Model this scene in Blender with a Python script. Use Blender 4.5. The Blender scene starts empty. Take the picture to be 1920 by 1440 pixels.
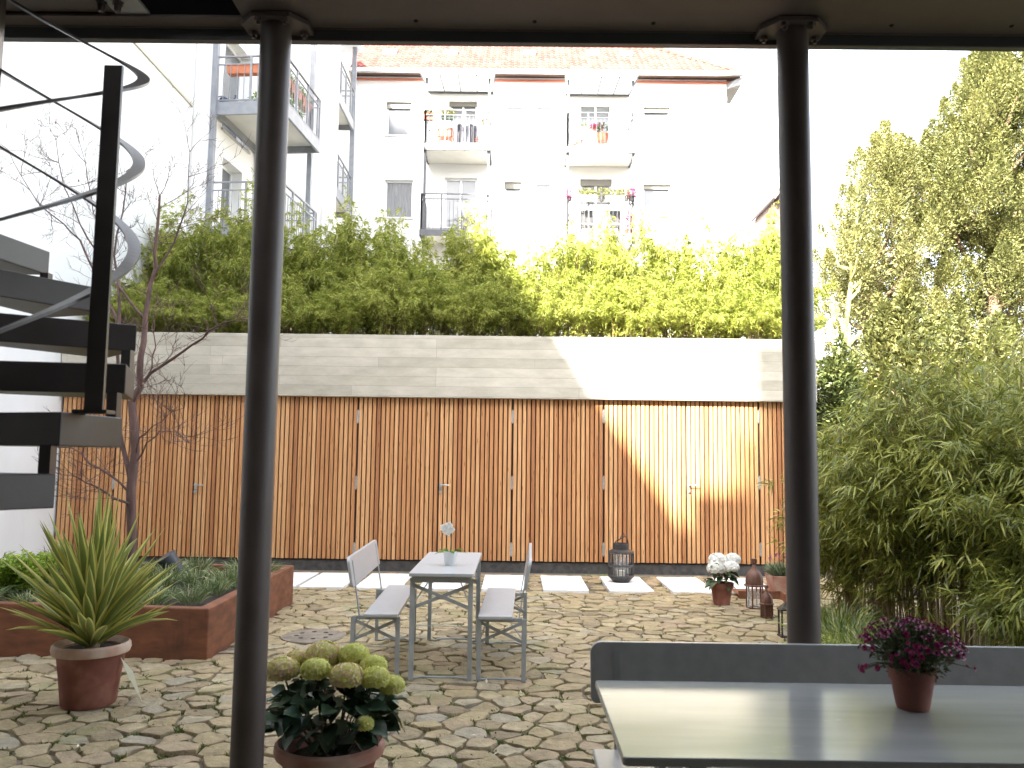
import bpy, math, random
import numpy as np
from mathutils import Vector, Matrix

C = bpy.context.scene
COL = C.collection
R = math.radians

# ------------------------------------------------------------------ camera
FPX, CX0, CY0 = 1560.0, 960.0, 720.0
YAW, PITCH, ROLL, EYE = -0.0060, R(5.31), R(0.72), Vector((0, 0, 1.6))
_f = Vector((math.sin(YAW) * math.cos(PITCH), math.cos(YAW) * math.cos(PITCH), math.sin(PITCH)))
_r0 = Vector((math.cos(YAW), -math.sin(YAW), 0))
_u0 = _r0.cross(_f)
_r = _r0 * math.cos(ROLL) + _u0 * math.sin(ROLL)
_u = _u0 * math.cos(ROLL) - _r0 * math.sin(ROLL)
cam = bpy.data.cameras.new('camera')
cam.sensor_width = 36
cam.lens = FPX / 1920 * 36
cam.clip_start, cam.clip_end = 0.05, 600
cam.dof.use_dof = True
cam.dof.focus_distance = 10.5
cam.dof.aperture_fstop = 5.0
camo = bpy.data.objects.new('camera', cam)
M = Matrix((( _r.x, _u.x, -_f.x, EYE.x), (_r.y, _u.y, -_f.y, EYE.y), (_r.z, _u.z, -_f.z, EYE.z), (0, 0, 0, 1)))
camo.matrix_world = M
COL.objects.link(camo)
C.camera = camo

# ------------------------------------------------------------------ light
SUNDIR = Vector((0.67, 1.2, -1.0)).normalized()
world = bpy.data.worlds.new('World')
C.world = world
world.use_nodes = True
nt = world.node_tree
sky = nt.nodes.new('ShaderNodeTexSky')
sky.sky_type = 'NISHITA'
sky.sun_disc = False
sky.sun_elevation = math.asin(-SUNDIR.z)
sky.sun_rotation = math.atan2(-SUNDIR.x, -SUNDIR.y)
sky.air_density = 1.0
sky.dust_density = 3.0
sky.ozone_density = 1.0
hs = nt.nodes.new('ShaderNodeHueSaturation')      # hazy, milky sky
hs.inputs['Saturation'].default_value = 0.38
nt.links.new(sky.outputs[0], hs.inputs['Color'])
nt.links.new(hs.outputs[0], nt.nodes['Background'].inputs[0])
nt.nodes['Background'].inputs[1].default_value = 0.15
sl = bpy.data.lights.new('sun', 'SUN')
sl.energy = 5.0
sl.angle = R(0.9)
sl.color = (1.0, 0.95, 0.86)
so = bpy.data.objects.new('sun', sl)
so.rotation_euler = SUNDIR.to_track_quat('-Z', 'Y').to_euler()
so.location = (-8, -10, 24)
COL.objects.link(so)
C.view_settings.view_transform = 'Standard'
C.view_settings.look = 'None'
C.view_settings.exposure = 3.06
C.view_settings.gamma = 1.0
C.render.engine = 'CYCLES'
C.cycles.use_denoising = True
C.cycles.max_bounces = 8
C.cycles.transparent_max_bounces = 8

# ------------------------------------------------------------------ pixel of the survey -> point in the yard
def ray(px, py):
    return (_f * FPX + _r * (px - CX0) - _u * (py - CY0))
def P(px, py, y):
    d = ray(px, py); return EYE + d * ((y - EYE.y) / d.y)
def G(px, py, z=0.0):
    d = ray(px, py); return EYE + d * ((z - EYE.z) / d.z)

# ------------------------------------------------------------------ materials
MATS = {}
def mat(name, c1, c2=None, scale=8.0, stretch=(1, 1, 1), rough=0.6, island=0.0, bump=0.0, bscale=40.0,
        metal=0.0, trans=0.0, detail=5.0, lo=0.35, hi=0.65, spec=0.5, coat=0.0, c3=None, hue=0.0, rvar=0.0, bdist=0.01):
    if name in MATS: return MATS[name]
    m = bpy.data.materials.new(name); m.use_nodes = True
    t = m.node_tree; N = t.nodes; L = t.links
    b = N['Principled BSDF']
    b.inputs['Roughness'].default_value = rough
    b.inputs['Metallic'].default_value = metal
    b.inputs['Specular IOR Level'].default_value = spec
    b.inputs['Coat Weight'].default_value = coat
    tc = N.new('ShaderNodeTexCoord'); mp = N.new('ShaderNodeMapping')
    mp.inputs['Scale'].default_value = stretch
    L.new(tc.outputs['Object'], mp.inputs[0])
    col = None
    if c2 is not None:
        nz = N.new('ShaderNodeTexNoise'); nz.inputs['Scale'].default_value = scale; nz.inputs['Detail'].default_value = detail
        L.new(mp.outputs[0], nz.inputs['Vector'])
        cr = N.new('ShaderNodeValToRGB')
        cr.color_ramp.elements[0].position = lo; cr.color_ramp.elements[0].color = (*c1, 1)
        cr.color_ramp.elements[1].position = hi; cr.color_ramp.elements[1].color = (*c2, 1)
        if c3 is not None:
            e = cr.color_ramp.elements.new((lo + hi) / 2); e.color = (*c3, 1)
        L.new(nz.outputs['Fac'], cr.inputs[0]); col = cr.outputs[0]
        if island:
            geo = N.new('ShaderNodeNewGeometry')
            ad = N.new('ShaderNodeMath'); ad.operation = 'MULTIPLY_ADD'
            L.new(geo.outputs['Random Per Island'], ad.inputs[0]); ad.inputs[1].default_value = island; ad.inputs[2].default_value = -island / 2
            sm = N.new('ShaderNodeMath'); sm.operation = 'ADD'
            L.new(nz.outputs['Fac'], sm.inputs[0]); L.new(ad.outputs[0], sm.inputs[1])
            L.new(sm.outputs[0], cr.inputs[0])
        L.new(col, b.inputs['Base Color'])
        if rvar:
            mr = N.new('ShaderNodeMapRange'); mr.inputs[3].default_value = rough - rvar; mr.inputs[4].default_value = rough + rvar
            L.new(nz.outputs['Fac'], mr.inputs[0]); L.new(mr.outputs[0], b.inputs['Roughness'])
    else:
        b.inputs['Base Color'].default_value = (*c1, 1)
    if bump:
        n2 = N.new('ShaderNodeTexNoise'); n2.inputs['Scale'].default_value = bscale; n2.inputs['Detail'].default_value = 6
        L.new(mp.outputs[0], n2.inputs['Vector'])
        bp = N.new('ShaderNodeBump'); bp.inputs['Strength'].default_value = bump; bp.inputs['Distance'].default_value = bdist
        L.new(n2.outputs['Fac'], bp.inputs['Height']); L.new(bp.outputs[0], b.inputs['Normal'])
    if trans:
        tr = N.new('ShaderNodeBsdfTranslucent'); mx = N.new('ShaderNodeMixShader'); mx.inputs[0].default_value = trans
        if col is not None: L.new(col, tr.inputs[0])
        else: tr.inputs[0].default_value = (*c1, 1)
        L.new(b.outputs[0], mx.inputs[1]); L.new(tr.outputs[0], mx.inputs[2])
        L.new(mx.outputs[0], N['Material Output'].inputs['Surface'])
    MATS[name] = m
    return m

def glass_mat():
    m = bpy.data.materials.new('lantern_glass'); m.use_nodes = True
    t = m.node_tree; N = t.nodes; L = t.links
    b = N['Principled BSDF']; b.inputs['Base Color'].default_value = (.9, .92, .9, 1); b.inputs['Roughness'].default_value = .08
    tr = N.new('ShaderNodeBsdfTransparent'); mx = N.new('ShaderNodeMixShader'); mx.inputs[0].default_value = .72
    L.new(b.outputs[0], mx.inputs[1]); L.new(tr.outputs[0], mx.inputs[2]); L.new(mx.outputs[0], N['Material Output'].inputs['Surface'])
    return m
GLASS = glass_mat()

def concrete_mat():
    m = bpy.data.materials.new('board_marked_concrete'); m.use_nodes = True
    t = m.node_tree; N = t.nodes; L = t.links; b = N['Principled BSDF']; b.inputs['Roughness'].default_value = .85
    tc = N.new('ShaderNodeTexCoord'); mp = N.new('ShaderNodeMapping'); mp.inputs['Rotation'].default_value = (R(-90), 0, 0)
    L.new(tc.outputs['Object'], mp.inputs[0])
    br = N.new('ShaderNodeTexBrick'); br.offset = .37; br.offset_frequency = 3; br.squash = 1.45; br.squash_frequency = 2
    br.inputs['Scale'].default_value = 1; br.inputs['Brick Width'].default_value = 2.3; br.inputs['Row Height'].default_value = .141
    br.inputs['Mortar Size'].default_value = .0035; br.inputs['Mortar Smooth'].default_value = .3
    br.inputs['Color1'].default_value = (.52, .49, .42, 1); br.inputs['Color2'].default_value = (.40, .375, .31, 1); br.inputs['Mortar'].default_value = (.33, .315, .27, 1)
    L.new(mp.outputs[0], br.inputs['Vector'])
    m2 = N.new('ShaderNodeMapping'); m2.inputs['Scale'].default_value = (1.2, 1.2, 3.6); L.new(tc.outputs['Object'], m2.inputs[0])
    nz = N.new('ShaderNodeTexNoise'); nz.inputs['Scale'].default_value = 2.2; nz.inputs['Detail'].default_value = 8; nz.inputs['Roughness'].default_value = .65
    L.new(m2.outputs[0], nz.inputs['Vector'])
    cr = N.new('ShaderNodeValToRGB'); cr.color_ramp.elements[0].position = .3; cr.color_ramp.elements[0].color = (.80, .785, .75, 1)
    cr.color_ramp.elements[1].position = .72; cr.color_ramp.elements[1].color = (1.12, 1.1, 1.08, 1)
    L.new(nz.outputs['Fac'], cr.inputs[0])
    mx = N.new('ShaderNodeMix'); mx.data_type = 'RGBA'; mx.blend_type = 'MULTIPLY'; mx.inputs[0].default_value = 1
    L.new(br.outputs['Color'], mx.inputs[6]); L.new(cr.outputs[0], mx.inputs[7]); L.new(mx.outputs[2], b.inputs['Base Color'])
    n3 = N.new('ShaderNodeTexNoise'); n3.inputs['Scale'].default_value = 60; n3.inputs['Detail'].default_value = 4; L.new(tc.outputs['Object'], n3.inputs['Vector'])
    ad = N.new('ShaderNodeMath'); ad.operation = 'MULTIPLY_ADD'; ad.inputs[1].default_value = -1.5
    L.new(br.outputs['Fac'], ad.inputs[0]); L.new(n3.outputs['Fac'], ad.inputs[2])
    bp = N.new('ShaderNodeBump'); bp.inputs['Strength'].default_value = .4; bp.inputs['Distance'].default_value = .006
    L.new(ad.outputs[0], bp.inputs['Height']); L.new(bp.outputs[0], b.inputs['Normal'])
    return m

def slat_mat():
    m = bpy.data.materials.new('larch_slats'); m.use_nodes = True
    t = m.node_tree; N = t.nodes; L = t.links; b = N['Principled BSDF']; b.inputs['Roughness'].default_value = .62
    tc = N.new('ShaderNodeTexCoord'); geo = N.new('ShaderNodeNewGeometry')
    ofs = N.new('ShaderNodeVectorMath'); ofs.operation = 'SCALE'; ofs.inputs[0].default_value = (31, 17, 53)
    L.new(geo.outputs['Random Per Island'], ofs.inputs['Scale'])
    ad = N.new('ShaderNodeVectorMath'); L.new(tc.outputs['Object'], ad.inputs[0]); L.new(ofs.outputs[0], ad.inputs[1])
    mp = N.new('ShaderNodeMapping'); mp.inputs['Scale'].default_value = (60, 60, 2.2); L.new(ad.outputs[0], mp.inputs[0])
    nz = N.new('ShaderNodeTexNoise'); nz.inputs['Scale'].default_value = 1; nz.inputs['Detail'].default_value = 6; nz.inputs['Distortion'].default_value = .6
    L.new(mp.outputs[0], nz.inputs['Vector'])
    cr = N.new('ShaderNodeValToRGB')   # tone of the board
    els = [(0, (.36, .155, .060)), (.18, (.45, .21, .082)), (.5, (.51, .255, .102)), (.8, (.57, .305, .13)), (1, (.62, .355, .165))]
    cr.color_ramp.elements[0].position = 0; cr.color_ramp.elements[0].color = (*els[0][1], 1)
    cr.color_ramp.elements[1].position = 1; cr.color_ramp.elements[1].color = (*els[-1][1], 1)
    for p, c in els[1:-1]:
        e = cr.color_ramp.elements.new(p); e.color = (*c, 1)
    L.new(geo.outputs['Random Per Island'], cr.inputs[0])
    c2 = N.new('ShaderNodeValToRGB'); c2.color_ramp.elements[0].position = .3; c2.color_ramp.elements[0].color = (.72, .64, .58, 1)
    c2.color_ramp.elements[1].position = .65; c2.color_ramp.elements[1].color = (1.08, 1.06, 1.04, 1); L.new(nz.outputs['Fac'], c2.inputs[0])
    mx = N.new('ShaderNodeMix'); mx.data_type = 'RGBA'; mx.blend_type = 'MULTIPLY'; mx.inputs[0].default_value = 1
    L.new(cr.outputs[0], mx.inputs[6]); L.new(c2.outputs[0], mx.inputs[7])
    mk = N.new('ShaderNodeMapping'); mk.inputs['Scale'].default_value = (26, 26, 3.2); L.new(ad.outputs[0], mk.inputs[0])
    vo = N.new('ShaderNodeTexVoronoi'); vo.inputs['Scale'].default_value = 1; L.new(mk.outputs[0], vo.inputs['Vector'])
    kr = N.new('ShaderNodeValToRGB'); kr.color_ramp.elements[0].position = .07; kr.color_ramp.elements[0].color = (.45, .33, .26, 1)
    kr.color_ramp.elements[1].position = .16; kr.color_ramp.elements[1].color = (1, 1, 1, 1); L.new(vo.outputs['Distance'], kr.inputs[0])
    m3 = N.new('ShaderNodeMix'); m3.data_type = 'RGBA'; m3.blend_type = 'MULTIPLY'; m3.inputs[0].default_value = 1
    L.new(mx.outputs[2], m3.inputs[6]); L.new(kr.outputs[0], m3.inputs[7]); L.new(m3.outputs[2], b.inputs['Base Color'])
    bp = N.new('ShaderNodeBump'); bp.inputs['Strength'].default_value = .25; bp.inputs['Distance'].default_value = .003
    L.new(nz.outputs['Fac'], bp.inputs['Height']); L.new(bp.outputs[0], b.inputs['Normal'])
    return m

def stone_mat():
    m = bpy.data.materials.new('sandstone_cobbles'); m.use_nodes = True
    t = m.node_tree; N = t.nodes; L = t.links; b = N['Principled BSDF']; b.inputs['Roughness'].default_value = .8
    tc = N.new('ShaderNodeTexCoord'); geo = N.new('ShaderNodeNewGeometry')
    cr = N.new('ShaderNodeValToRGB')
    els = [(0, (.235, .186, .118)), (.18, (.325, .26, .152)), (.42, (.38, .307, .172)), (.6, (.36, .277, .18)), (.8, (.43, .357, .22)), (1, (.325, .292, .222))]
    cr.color_ramp.elements[0].color = (*els[0][1], 1); cr.color_ramp.elements[1].color = (*els[-1][1], 1)
    for p, c in els[1:-1]:
        e = cr.color_ramp.elements.new(p); e.color = (*c, 1)
    L.new(geo.outputs['Random Per Island'], cr.inputs[0])
    nz = N.new('ShaderNodeTexNoise'); nz.inputs['Scale'].default_value = 9; nz.inputs['Detail'].default_value = 9; nz.inputs['Roughness'].default_value = .7
    L.new(tc.outputs['Object'], nz.inputs['Vector'])
    c2 = N.new('ShaderNodeValToRGB'); c2.color_ramp.elements[0].position = .3; c2.color_ramp.elements[0].color = (.62, .6, .56, 1)
    c2.color_ramp.elements[1].position = .7; c2.color_ramp.elements[1].color = (1.18, 1.15, 1.08, 1); L.new(nz.outputs['Fac'], c2.inputs[0])
    mx = N.new('ShaderNodeMix'); mx.data_type = 'RGBA'; mx.blend_type = 'MULTIPLY'; mx.inputs[0].default_value = 1
    L.new(cr.outputs[0], mx.inputs[6]); L.new(c2.outputs[0], mx.inputs[7])
    n2 = N.new('ShaderNodeTexNoise'); n2.inputs['Scale'].default_value = 2.1; n2.inputs['Detail'].default_value = 7; L.new(tc.outputs['Object'], n2.inputs['Vector'])
    c3 = N.new('ShaderNodeValToRGB'); c3.color_ramp.elements[0].position = .55; c3.color_ramp.elements[0].color = (0, 0, 0, 1)
    c3.color_ramp.elements[1].position = .72; c3.color_ramp.elements[1].color = (.62, .62, .62, 1); L.new(n2.outputs['Fac'], c3.inputs[0])
    m3 = N.new('ShaderNodeMix'); m3.data_type = 'RGBA'; m3.inputs[7].default_value = (.19, .19, .07, 1)
    L.new(c3.outputs[0], m3.inputs[0]); L.new(mx.outputs[2], m3.inputs[6]); L.new(m3.outputs[2], b.inputs['Base Color'])
    n3 = N.new('ShaderNodeTexNoise'); n3.inputs['Scale'].default_value = 22; n3.inputs['Detail'].default_value = 8; n3.inputs['Roughness'].default_value = .6
    L.new(tc.outputs['Object'], n3.inputs['Vector'])
    bp = N.new('ShaderNodeBump'); bp.inputs['Strength'].default_value = .8; bp.inputs['Distance'].default_value = .03
    L.new(n3.outputs['Fac'], bp.inputs['Height']); L.new(bp.outputs[0], b.inputs['Normal'])
    return m

def tile_mat():
    m = bpy.data.materials.new('clay_roof_tiles'); m.use_nodes = True
    t = m.node_tree; N = t.nodes; L = t.links; b = N['Principled BSDF']; b.inputs['Roughness'].default_value = .75
    geo = N.new('ShaderNodeNewGeometry'); cr = N.new('ShaderNodeValToRGB')
    cr.color_ramp.elements[0].color = (.12, .028, .019, 1); cr.color_ramp.elements[1].color = (.25, .062, .045, 1)
    L.new(geo.outputs['Random Per Island'], cr.inputs[0]); L.new(cr.outputs[0], b.inputs['Base Color'])
    return m

M_slat = slat_mat(); M_conc = concrete_mat(); M_stone = stone_mat(); M_tile = tile_mat()
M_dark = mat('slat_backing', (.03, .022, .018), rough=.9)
M_steel = mat('anthracite_steel', (.080, .064, .058), (.110, .090, .083), scale=3, rough=.45, rvar=.08, bump=.04, bscale=180)
M_steelb = mat('stair_steel', (.050, .043, .040), (.072, .063, .060), scale=4, rough=.38, rvar=.08, bump=.04, bscale=160)
M_soffit = mat('soffit_panel', (.090, .071, .064), (.120, .096, .086), scale=1.6, rough=.55)
M_lip = mat('edge_trim', (.065, .068, .072), (.085, .088, .092), scale=2, rough=.4)
M_galv = mat('galvanised', (.42, .42, .41), (.55, .55, .54), scale=25, rough=.38, metal=.8)
M_rubber = mat('black_void', (.012, .011, .011), rough=.9)
M_white = mat('white_render', (.74, .74, .72), (.80, .80, .785), scale=1.3, rough=.88, bump=.08, bscale=120, bdist=.004)
M_white2 = mat('cream_render', (.76, .75, .72), (.82, .81, .785), scale=.8, rough=.88, bump=.06, bscale=90, bdist=.004)
M_trim = mat('flashing', (.50, .47, .38), rough=.6)
M_corten = mat('corten_steel', (.115, .043, .020), (.235, .088, .039), scale=5, stretch=(1, 1, 3), rough=.82, bump=.25, bscale=60, c3=(.175, .064, .028), lo=.3, hi=.72, bdist=.004)
M_soil = mat('soil', (.018, .013, .009), (.045, .034, .022), scale=20, rough=.95, bump=.8, bscale=50, bdist=.03)
M_terra = mat('terracotta', (.165, .056, .038), (.30, .13, .093), scale=6, rough=.8, bump=.12, bscale=60, c3=(.215, .075, .05), bdist=.004)
M_terraw = mat('weathered_terracotta', (.34, .16, .115), (.47, .34, .27), scale=5, rough=.85, bump=.2, bscale=50, bdist=.004, lo=.38, hi=.66)
M_lime = mat('lime_bloom_terracotta', (.42, .24, .165), (.56, .45, .36), scale=7, rough=.85, bump=.2, bscale=60, lo=.3, hi=.62, bdist=.004)
M_paint = mat('grey_lacquer', (.40, .41, .41), (.46, .47, .47), scale=6, stretch=(3, 3, 3), rough=.32, rvar=.08, bump=.06, bscale=40)
M_paintg = mat('glossy_grey_lacquer', (.30, .31, .305), (.35, .36, .35), scale=2.2, stretch=(5, .6, 4), rough=.16, rvar=.06, bump=.04, bscale=4, bdist=.006, spec=.8)
M_leg = mat('grey_painted_iron', (.30, .32, .32), (.38, .40, .40), scale=10, rough=.4)
M_slab = mat('white_stone_slab', (.74, .73, .70), (.82, .81, .79), scale=5, rough=.8, bump=.1, bscale=70, bdist=.004)
M_bam = mat('roof_bamboo_leaf', (.21, .25, .034), (.54, .54, .15), scale=1.2, rough=.5, island=.7, trans=.46, lo=.2, hi=.8, c3=(.35, .39, .075))
M_bamR = mat('garden_bamboo_leaf', (.14, .165, .03), (.47, .46, .10), scale=1.2, rough=.42, island=.8, trans=.34, lo=.2, hi=.9, c3=(.27, .295, .055))
M_culm = mat('bamboo_culm', (.20, .13, .055), (.38, .28, .13), scale=6, rough=.6, island=.6)
M_con = mat('conifer_needles', (.085, .10, .032), (.34, .325, .12), scale=1.0, rough=.6, island=.7, trans=.34, lo=.2, hi=.85, c3=(.20, .205, .068))
M_shrub = mat('dark_shrub_leaf', (.045, .065, .02), (.20, .215, .07), scale=1.0, rough=.5, island=.7, trans=.25, lo=.2, hi=.85, c3=(.105, .13, .04))
M_con2 = mat('pale_tree_leaf', (.12, .13, .045), (.42, .40, .16), scale=1.0, rough=.55, island=.7, trans=.36, lo=.2, hi=.85, c3=(.27, .265, .095))
M_bark = mat('reddish_bark', (.07, .040, .034), (.15, .088, .075), scale=12, stretch=(1, 1, .3), rough=.85, bump=.4, bscale=50)
M_bark2 = mat('tree_bark', (.16, .10, .06), (.30, .21, .13), scale=10, stretch=(1, 1, .3), rough=.9, bump=.4, bscale=40)
M_lichen = mat('lichen_bark', (.26, .24, .09), (.40, .38, .16), scale=10, rough=.9)
M_ygreen = mat('yucca_green', (.15, .20, .045), (.27, .31, .08), scale=3, rough=.42, island=.6, trans=.2, lo=.25, hi=.8)
M_yyel = mat('yucca_margin', (.48, .45, .10), (.60, .55, .18), scale=3, rough=.45, island=.5, trans=.2)
M_hleaf = mat('hydrangea_leaf', (.022, .05, .027), (.075, .12, .06), scale=6, rough=.36, island=.5, trans=.12, bump=.25, bscale=60, bdist=.004)
M_hlime = mat('lime_floret', (.66, .69, .16), (.80, .78, .33), scale=7, rough=.6, island=.7, trans=.3)
M_hpink = mat('pinkish_floret', (.68, .69, .20), (.78, .56, .42), scale=9, rough=.6, island=.9, trans=.3, lo=.35, hi=.8)
M_wpetal = mat('white_petal', (.80, .79, .72), (.86, .85, .80), scale=7, rough=.6, trans=.2)
M_mum = mat('magenta_petal', (.17, .008, .055), (.42, .035, .16), scale=9, rough=.55, island=.8, trans=.15)
M_mleaf = mat('mum_leaf', (.06, .085, .03), (.15, .18, .07), scale=6, rough=.6, island=.7, trans=.2)
M_grass = mat('silver_grass', (.09, .135, .04), (.46, .43, .25), scale=4, rough=.55, island=.9, trans=.25, lo=.2, hi=.9, c3=(.17, .235, .08))
M_fern = mat('fern_green', (.13, .22, .03), (.32, .40, .07), scale=4, rough=.5, island=.7, trans=.35)
M_moss = mat('joint_moss_green', (.07, .11, .018), (.18, .21, .045), scale=4, rough=.8, island=.8, trans=.2)
M_iron = mat('black_iron', (.022, .021, .021), (.04, .037, .035), scale=20, rough=.5)
M_rattan = mat('dark_rattan', (.045, .042, .04), (.085, .08, .075), scale=30, rough=.6)
M_copper = mat('aged_brown_metal', (.10, .045, .03), (.17, .085, .06), scale=12, rough=.55, metal=.25, rvar=.1)
M_candle = mat('candle_wax', (.72, .66, .56), rough=.5)
M_frame = mat('white_window_frame', (.78, .78, .77), rough=.4)
M_pane = mat('window_pane', (.13, .14, .15), (.17, .18, .19), scale=1.2, rough=.12, spec=.6)
M_paned = mat('dark_pane', (.13, .135, .14), (.17, .175, .18), scale=1.2, rough=.1, spec=.6)
M_curtain = mat('grey_curtain', (.19, .195, .20), (.28, .28, .285), scale=14, stretch=(4, 4, .2), rough=.9)
M_balst = mat('balcony_steel', (.21, .22, .24), (.26, .27, .29), scale=6, rough=.45)
M_balrear = mat('rear_balcony_steel', (.055, .057, .066), (.075, .077, .087), scale=6, rough=.5)
M_orange_s = mat('orange_darkened_for_sun', (.17, .045, .02), (.24, .07, .035), scale=9, rough=.6)  # orange with its colour darkened against overexposure in direct sun
M_balsl = mat('balcony_slab', (.60, .59, .54), (.66, .65, .60), scale=2, rough=.85)
M_polyc = mat('translucent_canopy', (.72, .73, .72), rough=.3, trans=.5)
M_orange = mat('orange_plastic', (.44, .13, .055), (.52, .18, .08), scale=9, rough=.5)
M_wood = mat('weathered_timber', (.22, .11, .06), (.40, .24, .14), scale=6, stretch=(8, 8, 1), rough=.8, bump=.3, bscale=30)
M_blue = mat('dark_blue_plastic', (.025, .035, .075), rough=.4)
M_cloth = mat('striped_dark_cloth', (.012, .012, .02), (.10, .10, .12), scale=9, stretch=(3, 3, .15), rough=.9, lo=.46, hi=.6)
M_hut = mat('brown_boards', (.10, .06, .05), (.17, .11, .09), scale=5, stretch=(8, 8, 1), rough=.85)
M_roofd = mat('dark_roof', (.12, .10, .10), rough=.8)
M_purple = mat('purple_petal', (.22, .06, .20), rough=.6, trans=.2)
M_plinth = mat('dark_plinth', (.045, .043, .042), (.08, .075, .07), scale=14, rough=.9, bump=.3, bscale=60)
M_pale = mat('frosted_glass_vase', (.72, .74, .73), rough=.2)

def wear(m, col, scale, stretch, lo, hi):
    t = m.node_tree; N = t.nodes; L = t.links; b = N['Principled BSDF']; src = b.inputs['Base Color'].links[0].from_socket
    tc = N.new('ShaderNodeTexCoord'); mp = N.new('ShaderNodeMapping'); mp.inputs['Scale'].default_value = stretch; L.new(tc.outputs['Object'], mp.inputs[0])
    nz = N.new('ShaderNodeTexNoise'); nz.inputs['Scale'].default_value = scale; nz.inputs['Detail'].default_value = 8; nz.inputs['Roughness'].default_value = .7; L.new(mp.outputs[0], nz.inputs['Vector'])
    cr = N.new('ShaderNodeValToRGB'); cr.color_ramp.elements[0].position = lo; cr.color_ramp.elements[0].color = (0, 0, 0, 1); cr.color_ramp.elements[1].position = hi; cr.color_ramp.elements[1].color = (.8, .8, .8, 1)
    L.new(nz.outputs['Fac'], cr.inputs[0]); mx = N.new('ShaderNodeMix'); mx.data_type = 'RGBA'; L.new(cr.outputs[0], mx.inputs[0]); L.new(src, mx.inputs[6]); mx.inputs[7].default_value = (*col, 1)
    L.new(mx.outputs[2], b.inputs['Base Color'])
wear(M_paintg, (.58, .59, .58), 4.5, (1.6, .45, 1), .66, .74)
wear(M_paint, (.30, .29, .27), 5, (1, 1, 1), .64, .75)
wear(M_steel, (.16, .125, .10), 9, (1, 1, .5), .70, .78)
wear(M_steelb, (.14, .115, .10), 9, (1, 1, 1), .70, .80)
wear(M_white, (.66, .655, .63), .7, (1, 1, .35), .55, .75)
wear(M_corten, (.045, .020, .012), 2.0, (1.5, 1.5, .5), .56, .75)

# ------------------------------------------------------------------ mesh helpers
class MB:
    def __init__(s): s.v = []; s.f = []; s.mi = []
    def add(s, vs, fs, m=0):
        o = len(s.v); s.v.extend([tuple(v) for v in vs])
        for f in fs: s.f.append(tuple(i + o for i in f)); s.mi.append(m)
    def box(s, x0, x1, y0, y1, z0, z1, m=0):
        s.add([(x0, y0, z0), (x1, y0, z0), (x1, y1, z0), (x0, y1, z0), (x0, y0, z1), (x1, y0, z1), (x1, y1, z1), (x0, y1, z1)],
              [(0, 3, 2, 1), (4, 5, 6, 7), (0, 1, 5, 4), (1, 2, 6, 5), (2, 3, 7, 6), (3, 0, 4, 7)], m)
    def bar(s, p, q, w, t, up=(0, 0, 1), m=0):
        p, q = Vector(p), Vector(q); d = (q - p).normalized(); up = Vector(up)
        if abs(d.dot(up)) > .98: up = Vector((0, 1, 0))
        a = d.cross(up).normalized(); b = a.cross(d).normalized()
        vs = []
        for c in (p, q):
            for i, j in ((-1, -1), (1, -1), (1, 1), (-1, 1)): vs.append(c + a * (i * w / 2) + b * (j * t / 2))
        s.add(vs, [(0, 3, 2, 1), (4, 5, 6, 7), (0, 1, 5, 4), (1, 2, 6, 5), (2, 3, 7, 6), (3, 0, 4, 7)], m)
    def tube(s, pts, rad, n=8, cap=True, m=0):
        pts = [Vector(p) for p in pts]
        if not isinstance(rad, (list, tuple)): rad = [rad] * len(pts)
        prev = None; rings = []
        for i, p in enumerate(pts):
            d = (pts[min(i + 1, len(pts) - 1)] - pts[max(i - 1, 0)])
            d = d.normalized() if d.length > 1e-9 else Vector((0, 0, 1))
            if prev is None:
                a = d.cross(Vector((0, 0, 1)) if abs(d.z) < .9 else Vector((1, 0, 0))).normalized()
            else:
                a = (prev - d * prev.dot(d)); a = a.normalized() if a.length > 1e-6 else d.orthogonal().normalized()
            prev = a; b = d.cross(a)
            rings.append([p + (a * math.cos(2 * math.pi * k / n) + b * math.sin(2 * math.pi * k / n)) * rad[i] for k in range(n)])
        vs = [v for r in rings for v in r]; fs = []
        for i in range(len(rings) - 1):
            for k in range(n):
                fs.append((i * n + k, i * n + (k + 1) % n, (i + 1) * n + (k + 1) % n, (i + 1) * n + k))
        if cap:
            fs.append(tuple(range(n - 1, -1, -1))); fs.append(tuple((len(rings) - 1) * n + k for k in range(n)))
        s.add(vs, fs, m)
    def lathe(s, prof, n=32, c=(0, 0, 0), m=0, wob=None):
        vs = []; fs = []
        for r, z in prof:
            for k in range(n):
                a = 2 * math.pi * k / n; rr = r * (wob(a, z) if wob else 1)
                vs.append((c[0] + rr * math.cos(a), c[1] + rr * math.sin(a), c[2] + z))
        for i in range(len(prof) - 1):
            for k in range(n):
                fs.append((i * n + k, i * n + (k + 1) % n, (i + 1) * n + (k + 1) % n, (i + 1) * n + k))
        s.add(vs, fs, m)
    def prism(s, poly, z0, z1, m=0):
        n = len(poly)
        vs = [(x, y, z0) for x, y in poly] + [(x, y, z1) for x, y in poly]
        fs = [tuple(range(n - 1, -1, -1)), tuple(range(n, 2 * n))] + [(i, (i + 1) % n, n + (i + 1) % n, n + i) for i in range(n)]
        s.add(vs, fs, m)
    def quad(s, a, b, c, d, m=0): s.add([a, b, c, d], [(0, 1, 2, 3)], m)

def link(name, me, parent=None, off=None):
    o = bpy.data.objects.new(name, me); COL.objects.link(o)
    if parent is not None: o.parent = parent
    return o

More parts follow.
